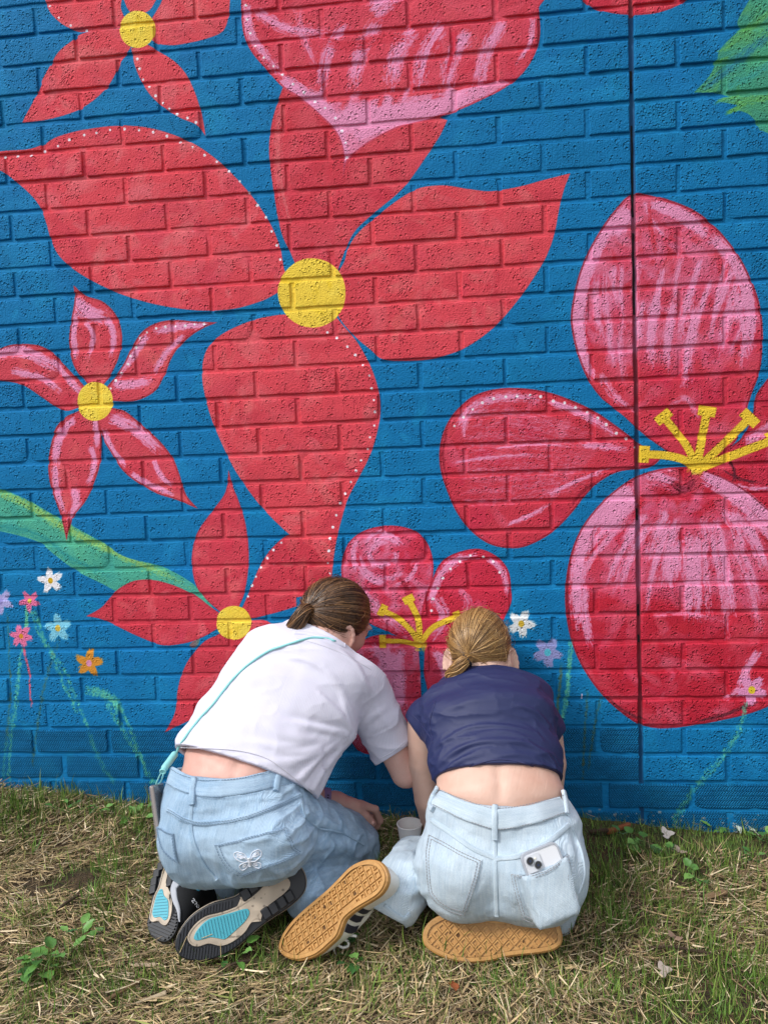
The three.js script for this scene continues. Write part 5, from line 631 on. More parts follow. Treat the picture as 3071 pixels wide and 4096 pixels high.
  const hem = plane3(P(380, 1622, .36), P(520, 1633, .5), P(692, 1735, .36), V(0, -1, 0)), cR = plane3(P(812, 1652, .19), P(884, 1606, .18), P(850, 1632, .25), V(.4, -1, 0)), cL = plane3(armL[1].clone(), armL[1].clone().add(V(.1, 0, 0)), armL[1].clone().add(V(0, 0, .1)), V(0, -1, 0)), nkn = P(690, 1392, .185).sub(P(618, 1506, .275)).normalize(), nko = P(694, 1376, .196), nk = (x, y, z) => (x - nko.x) * nkn.x + (y - nko.y) * nkn.y + (z - nko.z) * nkn.z;
  S1ev = (x, y, z) => { let a = t.ev(x, y, z), s = sl.ev(x, y, z), d0 = smin(a, s, .03); const hc = hem(x, y, z), sc = x > .74 ? cR(x, y, z) : cL(x, y, z); let d = smin(Math.max(a, hc), Math.max(s, sc), .03), nd = -1; if (y > .42) { nd = nk(x, y, z); d = Math.max(d, nd); } return Math.max(d, -Math.max(d0 + .013, Math.min(-.05 - hc, -.04 - sc, nd > -.5 ? -.02 - nd : 9))); };
  const tf = { hit: (x, y, z0 = 1.1) => { const d = ray(x, y), p = P(x, y, z0); for (let i = 0; i < 260; i++) { const e = S1ev(p.x, p.y, p.z); if (e < .0005) return p; p.addScaledVector(d, Math.max(e * .7, .0005)); if (p.z < -.05) break; } return null; }, nrm: (p, h) => J2.nrm.call({ ev: S1ev }, p, h) }; tee1 = tf;
  const tee = part(p1, 'tshirt', netMesh(S1ev, new THREE.Box3(V(.3, .12, -.01), V(1.02, .64, .58)), .0042, 1), whiteTee);
  part(tee, 'collar', band(tf, [[634, 1366], [662, 1368], [690, 1374], [716, 1382], [744, 1394]], .013, .0022, { lift: .0006 }), whiteTee);
  part(tee, 'seam', [band(tf, [[768, 1588], [790, 1550], [815, 1520], [832, 1512]], .003, .0012), band(tf, [[816, 1641], [850, 1622], [876, 1600]], .002, .0009), band(tf, [[392, 1613], [450, 1616], [520, 1622], [580, 1640], [640, 1684], [675, 1712]], .002, .0009, { lift: .0012 }), band(tf, [[640, 1378], [690, 1392], [740, 1412], [800, 1445]], .002, .0008)], std('#cfcdd8', .9));
  // hair
  const tones = ['#4a301c', '#3a2516', '#5d3f26', '#6e4c2e', '#301f12', '#8a6440'];
  const hr = part(p1, 'hair', (() => { const f = hairCap(c, fr, .94, 0, 0, .005), { U, F } = fr; const ev = (x, y, z) => { const q = V(x, y, z).sub(c); return Math.max(f.ev(x, y, z), -(q.dot(U) * .812 - q.dot(F) * .584 + .024)); }; return tint(netMesh(ev, box3(c.clone().addScalar(-.13), c.clone().addScalar(.13)), .004), (k) => k.set('#2c1d12')); })(), hairMat());
  const hcf = hairCap(c, fr, .94, 0, 0, .006), t0 = hcf.hit(668, 1317), tie = t0.clone().addScaledVector(hcf.nrm(t0), .006), te = P(636, 1356, tie.z + .012);
  part(hr, 'strands', strands(c, fr, .94, t0.clone().sub(c.clone().addScaledVector(fr.U, .0134).addScaledVector(fr.F, -.0115)).applyMatrix4(new THREE.Matrix4().makeBasis(fr.R, fr.U, fr.F).transpose()).normalize(), { n: 12000, nu: .812, nf: -.584, h: -.24, grow: .0065, w: .0013, tones, seed: 31, fly: true }), hairMat());
  part(hr, 'ponytail', tail([tie.clone().addScaledVector(hcf.nrm(t0), -.012), tie.clone().add(V(-.004, -.002, .008)), te, P(618, 1384, tie.z - .004)], .014, .018, 420, tones, 8, .0013), hairMat());
  part(hr, 'loose_hair', flyaways(hcf, c, 150, tones, 62), hairMat()).userData.kind = 'stuff';
  part(hr, 'hair_tie', tube([0, 1, 2, 3, 4, 5].map(i => { const a = i / 6 * 6.283, T = te.clone().sub(tie).normalize(), N = V(0, 0, 1).cross(T).normalize(), Bn = T.clone().cross(N); return tie.clone().addScaledVector(N, Math.cos(a) * .0155).addScaledVector(Bn, Math.sin(a) * .0155).addScaledVector(T, .004); }), .0035, 30, 6, true), std('#2a1a12', .8));
}
// ================================================================ shoes
const XF = (s, ox, oy) => pts => pts.map(([x, y]) => [ox + x * s, oy + y * s]);
function solePlane(center, n) { const N = n.clone().normalize(), Xa = V(1, 0, 0).addScaledVector(N, -N.x).normalize(), Ya = N.clone().cross(Xa), M = new THREE.Matrix4().makeBasis(Xa, Ya, N).setPosition(center); return { N, Xa, Ya, c: center, M, to(fx, fy) { const d = ray(fx, fy), t = center.clone().sub(camP).dot(N) / d.dot(N), p = camP.clone().addScaledVector(d, t).sub(center); return new THREE.Vector2(p.dot(Xa), p.dot(Ya)); } }; }
function smoothLoop(v2, n) { return new THREE.CatmullRomCurve3(v2.map(p => V(p.x, p.y, 0)), true, 'centripetal').getSpacedPoints(n).slice(0, n).map(p => new THREE.Vector2(p.x, p.y)); }
function slab(pts, z0, z1, bev = .001) { const s = new THREE.Shape(pts); const g = new THREE.ExtrudeGeometry(s, { depth: z1 - z0 - 2 * bev, bevelEnabled: true, bevelThickness: bev, bevelSize: bev, bevelOffset: -bev, bevelSegments: 2, curveSegments: 4 }); g.translate(0, 0, z0 + bev); return g; }
// rings of the outline, narrowed level by level: the upper of a shoe
function loft(pts, levels, axis) {
  const n = pts.length, c = new THREE.Vector2(); pts.forEach(p => c.addScaledVector(p, 1 / n)); const a = axis.clone().normalize(), b = new THREE.Vector2(-a.y, a.x), pos = [], uv = [], idx = [];
  levels.forEach(L => pts.forEach((p, i) => { const q = p.clone().sub(c), u = q.dot(a), v = q.dot(b); const w = (u > 0 && L.toe !== undefined) ? lerp(1, L.toe, sstep(0, .12, u)) : 1; const uu = u * L.su + (L.du || 0), vv = v * L.sv; pos.push(c.x + a.x * uu + b.x * vv, c.y + a.y * uu + b.y * vv, L.z * w); uv.push(i / n, L.z * 10); }));
  for (let l = 0; l < levels.length - 1; l++) for (let i = 0; i < n; i++) { const p = l * n + i, q = l * n + (i + 1) % n; idx.push(p, q, q + n, p, q + n, p + n); }
  const e = levels.length - 1, m = pos.length / 3; let sx = 0, sy = 0; for (let i = 0; i < n; i++) { sx += pos[(e * n + i) * 3] / n; sy += pos[(e * n + i) * 3 + 1] / n; } pos.push(sx, sy, levels[e].z - .004); uv.push(0, 0); for (let i = 0; i < n; i++) idx.push(e * n + i, e * n + (i + 1) % n, m);
  const g = new THREE.BufferGeometry(); g.setAttribute('position', new THREE.Float32BufferAttribute(pos, 3)); g.setAttribute('uv', new THREE.Float32BufferAttribute(uv, 2)); g.setIndex(idx); g.computeVertexNormals(); return g;
}
const inside = (p, poly) => { let c = false; for (let i = 0, j = poly.length - 1; i < poly.length; j = i++) { const a = poly[i], b = poly[j]; if ((a.y > p.y) !== (b.y > p.y) && p.x < (b.x - a.x) * (p.y - a.y) / (b.y - a.y) + a.x) c = !c; } return c; };
const edgeDist = (p, poly) => { let m = 1; for (let i = 0, j = poly.length - 1; i < poly.length; j = i++) { const a = poly[i], b = poly[j], d = b.clone().sub(a), t = clamp(p.clone().sub(a).dot(d) / d.lengthSq(), 0, 1); m = Math.min(m, p.distanceTo(a.clone().addScaledVector(d, t))); } return m; };
const gumTex = dataTex(256, 256, (i, j) => { const n = .5 + .5 * noise2(i * .03, j * .03), m = noise2(i * .2, j * .2), k = h3(i, j, 6) < .01 ? .75 : 1; return [(.67 + .08 * n + .04 * m) * k, (.49 + .07 * n + .04 * m) * k, (.265 + .05 * n + .03 * m) * k]; }, 4, 4, true);
const gumMat = phys('#ffffff', .5, { map: gumTex }), gumDark = phys('#b98a4e', .55), dirtMat = std('#5a4026', .95), leatherW = phys('#e6e4dd', .5), navyL = phys('#1b2138', .5);
function inset(pts, d) { const n = pts.length; let area = 0; pts.forEach((p, i) => { const q = pts[(i + 1) % n]; area += p.x * q.y - q.x * p.y; }); const s = area > 0 ? 1 : -1; return pts.map((p, i) => { const a = pts[(i - 1 + n) % n], b = pts[(i + 1) % n], t = b.clone().sub(a).normalize(); return new THREE.Vector2(p.x - t.y * s * d, p.y + t.x * s * d); }); }
const ribbonLoop = (pts, w, z0, z1) => { const s = new THREE.Shape(pts); s.holes.push(new THREE.Path(inset(pts, w))); const g = new THREE.ExtrudeGeometry(s, { depth: z1 - z0, bevelEnabled: true, bevelThickness: .0004, bevelSize: .0004, bevelSegments: 1, curveSegments: 2 }); g.translate(0, 0, z0); return g; };
const p2w = person => (name, geo, M, m, label, parent) => part(parent || person, name, (Array.isArray(geo) ? geo : [geo]).map(g => { g.applyMatrix4(M); return g; }).length === 1 ? (Array.isArray(geo) ? geo[0] : geo) : geo, m, label);
function gumShoe(person, outlineF, cF, z, nrm, axisF, lean, seed, label, opt = {}) {
  const pl = solePlane(P(cF[0], cF[1], z), nrm), pts = smoothLoop(outlineF.map(p => pl.to(...p)), 90), R = rng(seed); const g = new THREE.Group(); g.name = 'sneaker'; g.userData.label = label; person.add(g); g.position.copy(pl.c).sub(person.position); g.updateWorldMatrix(true, false);
  const put = (n, geo, m) => { (Array.isArray(geo) ? geo : [geo]).forEach(q => q.applyMatrix4(pl.M)); return part(g, n, geo, m); };
  const ax = pl.to(...axisF[1]).sub(pl.to(...axisF[0])).normalize();
  const base = inset(pts, .0015);
  put('sole', [slab(pts, -.016, -.0030, .003), ribbonLoop(inset(pts, .0035), .0062, -.0036, .0004)], gumMat);
  // waffle tread: square frames in a diagonal lattice, hollow in the middle
  const cells = [], pits = [], e = .0152, inn = inset(pts, .0115), th = opt.th ?? Math.PI / 4 + Math.atan2(ax.y, ax.x), cs = Math.cos(th), sn = Math.sin(th);
  for (let i = -14; i <= 14; i++) for (let j = -14; j <= 14; j++) { const q = new THREE.Vector2((i * cs - j * sn) * e, (i * sn + j * cs) * e); if (!inside(q, inn)) continue; const d = edgeDist(q, inn), k = Math.min(1, (d + .004) / .009); const h = e / 2 - .0006, s = new THREE.Shape(); s.moveTo(-h, -h); s.lineTo(h, -h); s.lineTo(h, h); s.lineTo(-h, h); const w = .0042 + (R() - .5) * .0004, o = new THREE.Path(); o.moveTo(-w, -w); o.lineTo(-w, w); o.lineTo(w, w); o.lineTo(w, -w); s.holes.push(o); const c = new THREE.ExtrudeGeometry(s, { depth: .0026, bevelEnabled: true, bevelThickness: .0004, bevelSize: .0003, bevelOffset: -.0003, bevelSegments: 1 }); c.rotateZ(th); c.translate(q.x, q.y, -.0028); if (d < .0075) { const cc = c.attributes.position; for (let v = 0; v < cc.count; v++) { const w2 = new THREE.Vector2(cc.getX(v), cc.getY(v)); const m = w2.clone().sub(q).multiplyScalar(k * .9).add(q); cc.setXY(v, m.x, m.y); } } cells.push(c); if (R() < .13) { const dd = new THREE.CircleGeometry(.004 * (.5 + .5 * R()), 7); dd.rotateZ(R() * 6); dd.translate(q.x + (R() - .5) * .003, q.y + (R() - .5) * .003, -.0026 + R() * .0012); pits.push(dd); } }
  const tr = put('tread', cells, gumMat); tr.userData.kind = 'stuff';
  for (let k = 0; k < 9; k++) { const q = new THREE.Vector2((R() - .5) * .2, (R() - .5) * .2); if (!inside(q, inn)) continue; const dd = new THREE.SphereGeometry(.001 + R() * .0018, 6, 5); dd.scale(1 + R(), .8, .35); dd.rotateZ(R() * 6); dd.translate(q.x, q.y, .0003); pits.push(dd); }
  const dr = put('dirt', pits, dirtMat); dr.userData.kind = 'stuff';
  put('sole_line', [ribbonLoop(inset(pts, .0092), .0009, -.0009, .0001)], std('#6b4a26', .8));
  const L = [{ z: -.014, su: .985, sv: .97 }, { z: -.03, su: .975, sv: .95, toe: .9 }, { z: -.048, su: .95, sv: .86, toe: .75 }, { z: -.066, su: .88, sv: .7, toe: .6, du: -.004 }, { z: -.08, su: .66, sv: .5, toe: .55, du: -.02 }, { z: -.088, su: .45, sv: .32, toe: .6, du: -.035 }];
  put('upper', loft(base, L, ax), leatherW);
  if (opt.stripes) { const n = pts.length; for (const s of opt.stripes) { const q = [], id = []; const i0 = Math.round(s * n), w = 2; const at = (L0, L1, t, i) => { const nn = base.length, c = new THREE.Vector2(); base.forEach(p => c.addScaledVector(p, 1 / nn)); const b = new THREE.Vector2(-ax.y, ax.x), p = base[(i + nn) % nn].clone().sub(c), u = p.dot(ax), v = p.dot(b), su = lerp(L0.su, L1.su, t), sv = lerp(L0.sv, L1.sv, t); const f = L => u > 0 && L.toe !== undefined ? lerp(1, L.toe, sstep(0, .12, u)) : 1; const r = c.clone().addScaledVector(ax, u * su + lerp(L0.du || 0, L1.du || 0, t)).addScaledVector(b, v * sv); return V(r.x, r.y, lerp(L0.z * f(L0), L1.z * f(L1), t)); }; const sh = opt.slant || 0;
      const mid = V(0, 0, -.03); const rows = []; for (let k = 0; k <= 9; k++) { const f = k / 9 * 2.6 + .25, l = Math.floor(f); for (const d of [-w / 2, 0, w / 2]) { const ii = i0 + d + sh * f; const ia = Math.floor(ii), fr = ii - ia; const a = at(L[l], L[l + 1], f - l, ia).lerp(at(L[l], L[l + 1], f - l, ia + 1), fr); a.addScaledVector(a.clone().sub(mid).setZ(0).normalize(), .0012); q.push(a.x, a.y, a.z - .0003); } }
      for (let k = 0; k < 9; k++) for (const c of [0, 1]) { const a = k * 3 + c; id.push(a, a + 3, a + 4, a, a + 4, a + 1); } const gg = new THREE.BufferGeometry(); gg.setAttribute('position', new THREE.Float32BufferAttribute(q, 3)); gg.setAttribute('uv', new THREE.Float32BufferAttribute(new Float32Array(q.length / 3 * 2), 2)); gg.setIndex(id); gg.computeVertexNormals(); put('side_stripe', gg, navyL); } }
  return { pl, pts, g, put };
}
const viewN = (fx, fy, up = 0, side = 0) => ray(fx, fy).negate().add(V(side, up, 0)).normalize();
{
  const fa = XF(.3582, 755.8, 1619.6)([[435, 1130], [440, 1090], [470, 1040], [530, 1000], [600, 975], [680, 967], [740, 975], [790, 995], [840, 1008], [900, 1014], [980, 1010], [1060, 1006], [1130, 1000], [1205, 1005], [1250, 1036], [1275, 1090], [1282, 1140], [1270, 1180], [1230, 1210], [1170, 1225], [1100, 1235], [1000, 1245], [920, 1258], [860, 1275], [780, 1285], [700, 1288], [620, 1275], [540, 1245], [480, 1210], [445, 1175]]);
  const A = gumShoe(p2, fa, [1062, 2026], .535, viewN(1062, 2026, -.05), [[1200, 2020], [930, 2020]], 0, 41, 'tan-soled sneaker lying sideways under the seat', { th: .74 });
  const fb = XF(.39075, 269.9, 1592.6)([[845, 1170], [850, 1130], [870, 1080], [920, 1010], [980, 950], [1050, 890], [1120, 830], [1180, 770], [1240, 710], [1300, 680], [1350, 672], [1400, 685], [1435, 730], [1445, 780], [1430, 830], [1400, 870], [1350, 905], [1290, 940], [1240, 975], [1205, 1010], [1190, 1050], [1170, 1100], [1120, 1150], [1060, 1200], [1000, 1225], [950, 1235], [890, 1220], [860, 1200]]);
  const B = gumShoe(p2, fb, [718, 1968], .548, viewN(718, 1968, .12, -.8), [[800, 1900], [640, 2040]], 0, 42, 'tan-soled white sneaker with navy stripes standing on its toe', { th: .5, stripes: [.655, .69, .725], slant: .5 });
  const lace = []; for (const q of [[[722, 2040], [735, 2030], [750, 2032], [752, 2042], [740, 2046], [728, 2040]], [[724, 2042], [722, 2052], [727, 2060]], [[735, 2028], [755, 2020], [770, 2022]]]) lace.push(tube(q.map(([x, y]) => P(x, y, .53)), .0026, 30, 6)); part(B.g, 'laces', lace, std('#e4e2de', .85));
  const tng = new THREE.SphereGeometry(1, 20, 14); tng.scale(.03, .012, .05);
}
// black running shoes
const rubber = phys('#15171c', .45), rubber2 = phys('#1c1f26', .5), creamM = phys('#d3c6b6', .6, { map: dataTex(128, 128, (i, j) => { const n = .86 + .1 * noise2(i * .05, j * .05) + (noise2(i * .12 + 9, j * .12) > .62 ? -.25 : 0); return [n, n * .98, n * .95]; }, 9, 9, true) }), tealM = phys('#43a3b4', .45), meshK = std('#101216', .85), greyM = std('#aeb1b8', .7);
function runShoe(person, o, label) {
  const pl = solePlane(P(o.c[0], o.c[1], o.z), o.n), loop = (q, n) => smoothLoop(q.map(p => pl.to(...p)), n), pts = loop(o.outline, 100), g = new THREE.Group(), R = rng(o.seed); g.name = 'running_shoe'; g.userData.label = label; person.add(g); g.position.copy(pl.c).sub(person.position); g.updateWorldMatrix(true, false);
  const put = (n, geo, m, par) => { (Array.isArray(geo) ? geo : [geo]).forEach(q => q.applyMatrix4(pl.M)); return part(par || g, n, geo, m); };
  const ax = pl.to(...o.axis[1]).sub(pl.to(...o.axis[0])).normalize();
  const cream = loop(o.cream, 90), teal = loop(o.teal, 70);
  // black outsole with grooves cut across the forefoot: strips of rubber
  put('outsole', [slab(pts, -.02, -.001, .0025)], rubber);
  put('midsole', [slab(cream, -.004, .0022, .001), ribbonLoop(cream, .0022, .0018, .0034)], creamM);
  put('midsole_edge', ribbonLoop(inset(pts, -.0012), .0022, -.022, -.0165), creamM);
  const tl = put('forefoot_pad', slab(teal, .0006, .0036, .0009), tealM);
  const ribs = []; const bx = new THREE.Vector2(-ax.y, ax.x), tc = new THREE.Vector2(); teal.forEach(p => tc.addScaledVector(p, 1 / teal.length));
  const clipLine = (off, ang, poly, w, z, h, shrink) => { const d = ax.clone().rotateAround(new THREE.Vector2(), ang), nrm = new THREE.Vector2(-d.y, d.x), c = tc.clone().addScaledVector(nrm, off); let runs = [], on = null; for (let s = -.16; s <= .16; s += .001) { const q = c.clone().addScaledVector(d, s), i = poly(q); if (i && on === null) on = s; if (!i && on !== null) { runs.push([on, s - .001]); on = null; } } return runs.filter(r => r[1] - r[0] > .006).map(([a, b]) => { const q = new THREE.BoxGeometry(b - a - shrink * 2, w, h); q.rotateZ(Math.atan2(d.y, d.x)); const m = c.clone().addScaledVector(d, (a + b) / 2); q.translate(m.x, m.y, z); return q; }); };
  const tIn = inset(teal, .002); for (let k = -16; k <= 16; k++) ribs.push(...clipLine(k * .0062, 1.35, q => inside(q, tIn), .0011, .0038, .0012, 0)); put('pad_ribs', ribs, phys('#2f7f92', .5), tl);
  const lug = [], outIn = inset(pts, .003), crOut = inset(cream, -.003); for (let k = -24; k <= 24; k++) { lug.push(...clipLine(k * .0058, 1.0, q => inside(q, outIn) && !inside(q, crOut) && q.clone().sub(tc).dot(ax) > -.035, .0036, .0004, .0042, 0)); }
  const tp = put('tread', lug, rubber2); tp.userData.kind = 'stuff';
  for (const [x, y, w, h, a] of o.lugs) { const q = pl.to(x, y), b = new RoundedBoxGeometry(w, h, .009, 3, .0028); b.rotateZ(a + Math.atan2(ax.y, ax.x)); b.translate(q.x, q.y, .001); put('heel_lug', b, rubber); }
  const L = [{ z: -.016, su: .985, sv: .97 }, { z: -.03, su: .97, sv: .93, toe: .85 }, { z: -.05, su: .94, sv: .82, toe: .72 }, { z: -.068, su: .86, sv: .66, toe: .6, du: -.006 }, { z: -.084, su: .62, sv: .48, toe: .55, du: -.022 }, { z: -.094, su: .45, sv: .34, toe: .6, du: -.035 }].map(l => ({ ...l, z: l.z * (o.deep || 1) }));
  put('upper', loft(inset(pts, .001), L, ax), meshK);
  for (let k = 0; k < 10; k++) { const q = new THREE.Vector2((R() - .5) * .24, (R() - .5) * .2); if (!inside(q, outIn)) continue; const s = new THREE.CylinderGeometry(.0006, .0005, .012 + R() * .02, 4); s.rotateZ(R() * 6); s.translate(q.x, q.y, .005); put('stuck_straw', s, std('#c9b487', .9)); }
  return { pl, pts, g, put, ax };
}
{
  const c1 = XF(.31757, 377.9, 1851.7), C = runShoe(p1, {
    c: [515, 1966], z: .53, n: viewN(515, 1966, -.10, -.08), seed: 51, axis: [[640, 1885], [400, 2040]],
    outline: c1([[0, 610], [8, 550], [50, 470], [110, 400], [180, 350], [260, 310], [340, 290], [420, 262], [470, 215], [520, 170], [580, 110], [640, 65], [710, 42], [780, 35], [840, 55], [880, 110], [893, 170], [885, 220], [860, 262], [800, 320], [740, 365], [660, 415], [590, 465], [530, 515], [470, 570], [400, 625], [330, 665], [250, 695], [150, 708], [60, 690], [15, 655]]),
    cream: c1([[88, 545], [105, 500], [150, 445], [215, 400], [300, 378], [380, 352], [435, 325], [455, 300], [442, 262], [470, 290], [500, 285], [560, 240], [620, 180], [690, 142], [740, 133], [778, 156], [782, 192], [745, 240], [680, 290], [620, 340], [568, 392], [590, 436], [560, 420], [520, 440], [480, 500], [430, 545], [370, 582], [310, 598], [230, 582], [160, 602], [112, 590]]),
    teal: c1([[130, 550], [140, 515], [180, 460], [235, 418], [320, 392], [400, 370], [460, 352], [498, 350], [508, 378], [480, 430], [430, 480], [380, 525], [340, 555], [290, 548], [240, 542], [190, 556], [150, 563]]),
    lugs: [...[[482, 250], [532, 200], [590, 150], [645, 108]].map(p => [...c1([p])[0], .019, .022, .05]), ...[[620, 378], [672, 345], [728, 305], [780, 265]].map(p => [...c1([p])[0], .017, .022, .05])]
  }, 'black running shoe with a turquoise forefoot, its toe on the straw');
  const c2 = XF(.24952, 302.3, 1824.7), D = runShoe(p1, {
    c: [352, 1943], z: .46, n: (() => { const a = P(364, 1858, .39).sub(P(345, 2030, .53)).normalize(), n0 = viewN(354, 1945, 0, -.5); return n0.addScaledVector(a, -a.dot(n0)); })(), seed: 52, axis: [[364, 1862], [348, 2025]], deep: .75,
    outline: c2([[60, 690], [65, 640], [85, 560], [98, 460], [105, 340], [122, 255], [165, 170], [215, 110], [245, 100], [275, 125], [295, 190], [298, 260], [300, 330], [325, 400], [342, 500], [338, 600], [325, 700], [298, 765], [240, 828], [180, 833], [112, 800], [75, 755]]),
    cream: c2([[92, 640], [97, 590], [112, 520], [135, 440], [168, 370], [190, 290], [210, 220], [235, 165], [258, 135], [264, 165], [252, 230], [240, 290], [232, 330], [255, 390], [278, 440], [284, 520], [278, 600], [262, 655], [232, 698], [198, 690], [165, 662], [112, 668]]),
    teal: c2([[115, 600], [125, 540], [150, 445], [180, 390], [200, 388], [215, 440], [248, 482], [255, 560], [245, 640], [222, 657], [180, 627], [132, 633]]),
    lugs: [...[[150, 250], [128, 320], [118, 390], [185, 190]].map(p => [...c2([p])[0], .02, .016, 0]), ...[[278, 170], [275, 230], [268, 280], [262, 330]].map(p => [...c2([p])[0], .018, .014, 0])]
  }, 'black running shoe seen half from the side, a turquoise mark at its ankle');
  // upper of the left shoe that shows beyond the sole: heel side, grey fin, ankle mark and the number
  const up = new Field(.02), F2 = (x, y, z) => P(...c2([[x, y]])[0], z);
  up.chain([F2(345, 640, .475), F2(400, 470, .435), F2(440, 330, .395), F2(410, 250, .34)], [.030, .042, .046, .042], .02); up.cap(F2(470, 420, .41), F2(545, 480, .41), .034, .03); up.rumple(30, .002, 3);
  const ug = netMesh(up, box3(F2(280, 750, .5), F2(640, 180, .3), F2(640, 750, .3)).expandByScalar(.05), .005); part(D.g, 'ankle_upper', ug, meshK);
  part(D.g, 'grey_fin', [band(up, [[385, 1895], [376, 1915], [378, 1940], [386, 1965], [388, 1990]], t => .016 * (1 - t) + .004, .003), band(up, [[398, 1893], [388, 1905], [378, 1918]], .012, .003)], greyM);
  part(D.g, 'ankle_mark', band(up, [[434, 1908], [426, 1912], [425, 1918], [431, 1923]], t => .002 + .006 * Math.sin(t * 3.1), .0016), std('#3fa9cf', .5));
  const sg = (pts) => band(up, pts, .0018, .0012, { step: 1 }), T0 = (u, v) => [417.5 + u * .75 - v * .35, 1940 + v * .8 + u * .95];
  part(D.g, 'number_print', [[[0, 0], [4, -1], [5, 2], [1, 5], [0, 7], [5, 7]], [[7, 0], [12, 0], [9, 7]], [[17, 0], [14, 2], [14, 5], [16, 7], [19, 5], [19, 2], [17, 0]]].map(l => sg(l.map(([a, b]) => T0(a * .9, b)))), std('#d9dbe0', .6), 'the number 270 in small white figures');
}
// ================================================================ phone on a cord, watch, paper cup
{
  const zt = XF(.37446, 296.9, 1214.7)([[1105, 440], [1060, 434], [1010, 433], [950, 446], [890, 465], [830, 484], [770, 504], [720, 532], [670, 566], [620, 604], [570, 652], [525, 702], [480, 760], [440, 812], [400, 856], [365, 892], [330, 935], [295, 980], [262, 1028], [236, 1072], [224, 1104]]);
  const ph = thing('smartphone', 'phone in a clear case on a mint cord, slipped behind the jeans pocket', 'smartphone'), raw = zt.map(([x, y]) => { const h = tee1.hit(x, y); return { x, y, z: h ? h.z : null }; });
  let last = .34; const zs = raw.map(r => r.z); for (let i = 0; i < zs.length; i++) if (zs[i] === null) zs[i] = i && zs[i - 1] !== null ? zs[i - 1] : .25; for (let i = 1; i < zs.length; i++) if (Math.abs(zs[i] - zs[i - 1]) > .05) zs[i] = zs[i - 1] + .012;
  const cordM = phys('#8fd3d3', .55), pts = raw.map((r, i) => { const d = ray(r.x, r.y); return P(r.x, r.y, zs[i]).addScaledVector(d, -.0022); }); const zl = zs[zs.length - 1];
  { const h = tee1.hit(722, 1386); if (h) pts.unshift(h.clone().add(V(0, .003, .002))); pts.unshift(P(738, 1394, .12)); pts.unshift(P(744, 1404, .08)); }
  const a = P(380, 1626, zl + .004), b2 = P(354, 1661, .445); pts.push(a.clone());
  part(ph, 'cord', tube(pts, .0028, 160, 8), cordM);
  const T = b2.clone().sub(a), cy = new THREE.CapsuleGeometry(.0078, T.length() * .8, 6, 18); cy.applyQuaternion(new THREE.Quaternion().setFromUnitVectors(V(0, 1, 0), T.clone().normalize())); const mm = a.clone().lerp(b2, .52); cy.translate(mm.x, mm.y, mm.z); part(ph, 'cord_clasp', cy, cordM);
  const top = P(338, 1694, .44), lp = [b2, P(349, 1668, .446), P(343, 1680, .444), top, P(346, 1690, .44), P(352, 1676, .446)]; part(ph, 'cord_loop', [tube(lp, .0017, 50, 6, true), (() => { const t = new THREE.TorusGeometry(.0055, .002, 8, 20); const q = P(352, 1666, .447); t.rotateX(.3); t.translate(q.x, q.y, q.z); return t; })()], cordM);
  const bot = P(354, 1812, .475), yA = top.clone().sub(bot).normalize(), xA0 = V(.28, .05, 1), zA = V(1, 0, -.12).addScaledVector(yA, -yA.x).normalize(), xA = yA.clone().cross(zA).normalize(), M = new THREE.Matrix4().makeBasis(xA, yA, xA.clone().cross(yA)).setPosition(top.clone().addScaledVector(yA, -.074));
  const bx = new RoundedBoxGeometry(.071, .146, .0078, 4, .0036); bx.applyMatrix4(M); part(ph, 'body', bx, phys('#a39488', .3, { metalness: .4 }));
  const scr = new THREE.BoxGeometry(.066, .141, .0006); scr.translate(0, 0, .0042); scr.applyMatrix4(M); part(ph, 'screen', scr, phys('#0c0d10', .08));
  const cs = new RoundedBoxGeometry(.0745, .150, .0118, 4, .0045); cs.applyMatrix4(M); part(ph, 'clear_case', cs, phys('#e8e6e6', .1, { transmission: .85, thickness: 0, ior: 1.35 }));
  for (const s of [.04, .028]) { const bt = new RoundedBoxGeometry(.0012, .009, .003, 2, .0006); bt.translate(.0376, s, 0); bt.applyMatrix4(M); part(ph, 'side_button', bt, std('#b8a79a', .3, { metalness: .6 })); }
  // watch
  const w0 = P(690, 1727, .163), w1 = P(716, 1731, .154), wd = w1.clone().sub(w0).normalize(), wc = P(702, 1727, .16), gs = []; const ring = new THREE.LatheGeometry([[.0262, -.0085], [.0285, -.0085], [.0292, -.006], [.0292, .006], [.0285, .0085], [.0262, .0085]].map(p => new THREE.Vector2(...p)), 40); const qd = new THREE.Quaternion().setFromUnitVectors(V(0, 1, 0), wd); const place = g => { g.applyQuaternion(qd); g.translate(wc.x, wc.y, wc.z); return g; };
  const wt = new THREE.Group(); wt.name = 'wristwatch'; p1.add(wt); part(wt, 'strap', place(ring), phys('#8d7fa8', .6));
  const hole = []; for (let k = 0; k < 8; k++) { const h = new THREE.BoxGeometry(.003, .004, .0012); h.translate(0, 0, .0292); h.rotateY(-.5 + k * .2); hole.push(place(h)); } part(wt, 'strap_holes', hole, std('#3b3348', .8)); const bk = new THREE.TorusGeometry(.0095, .0016, 6, 4); bk.rotateZ(Math.PI / 4); bk.translate(0, 0, .0305); bk.rotateY(.35); part(wt, 'buckle', place(bk), std('#c98f9c', .4)); const dial = new RoundedBoxGeometry(.034, .036, .009, 3, .004); dial.translate(0, 0, .031); dial.rotateY(3.2); part(wt, 'dial', place(dial), phys('#15151a', .15));
  // cup
  let z = .05; while (P(884, 1779, z).y < .078 && z < .3) z += .002; const c = P(884, 1779, z), H = .074, r1 = 26.5 * mpf(z), r0 = r1 * .73; const cup = thing('paper_cup', 'white paper cup standing on the grass between the two people', 'cup', V(c.x, c.y - H, c.z));
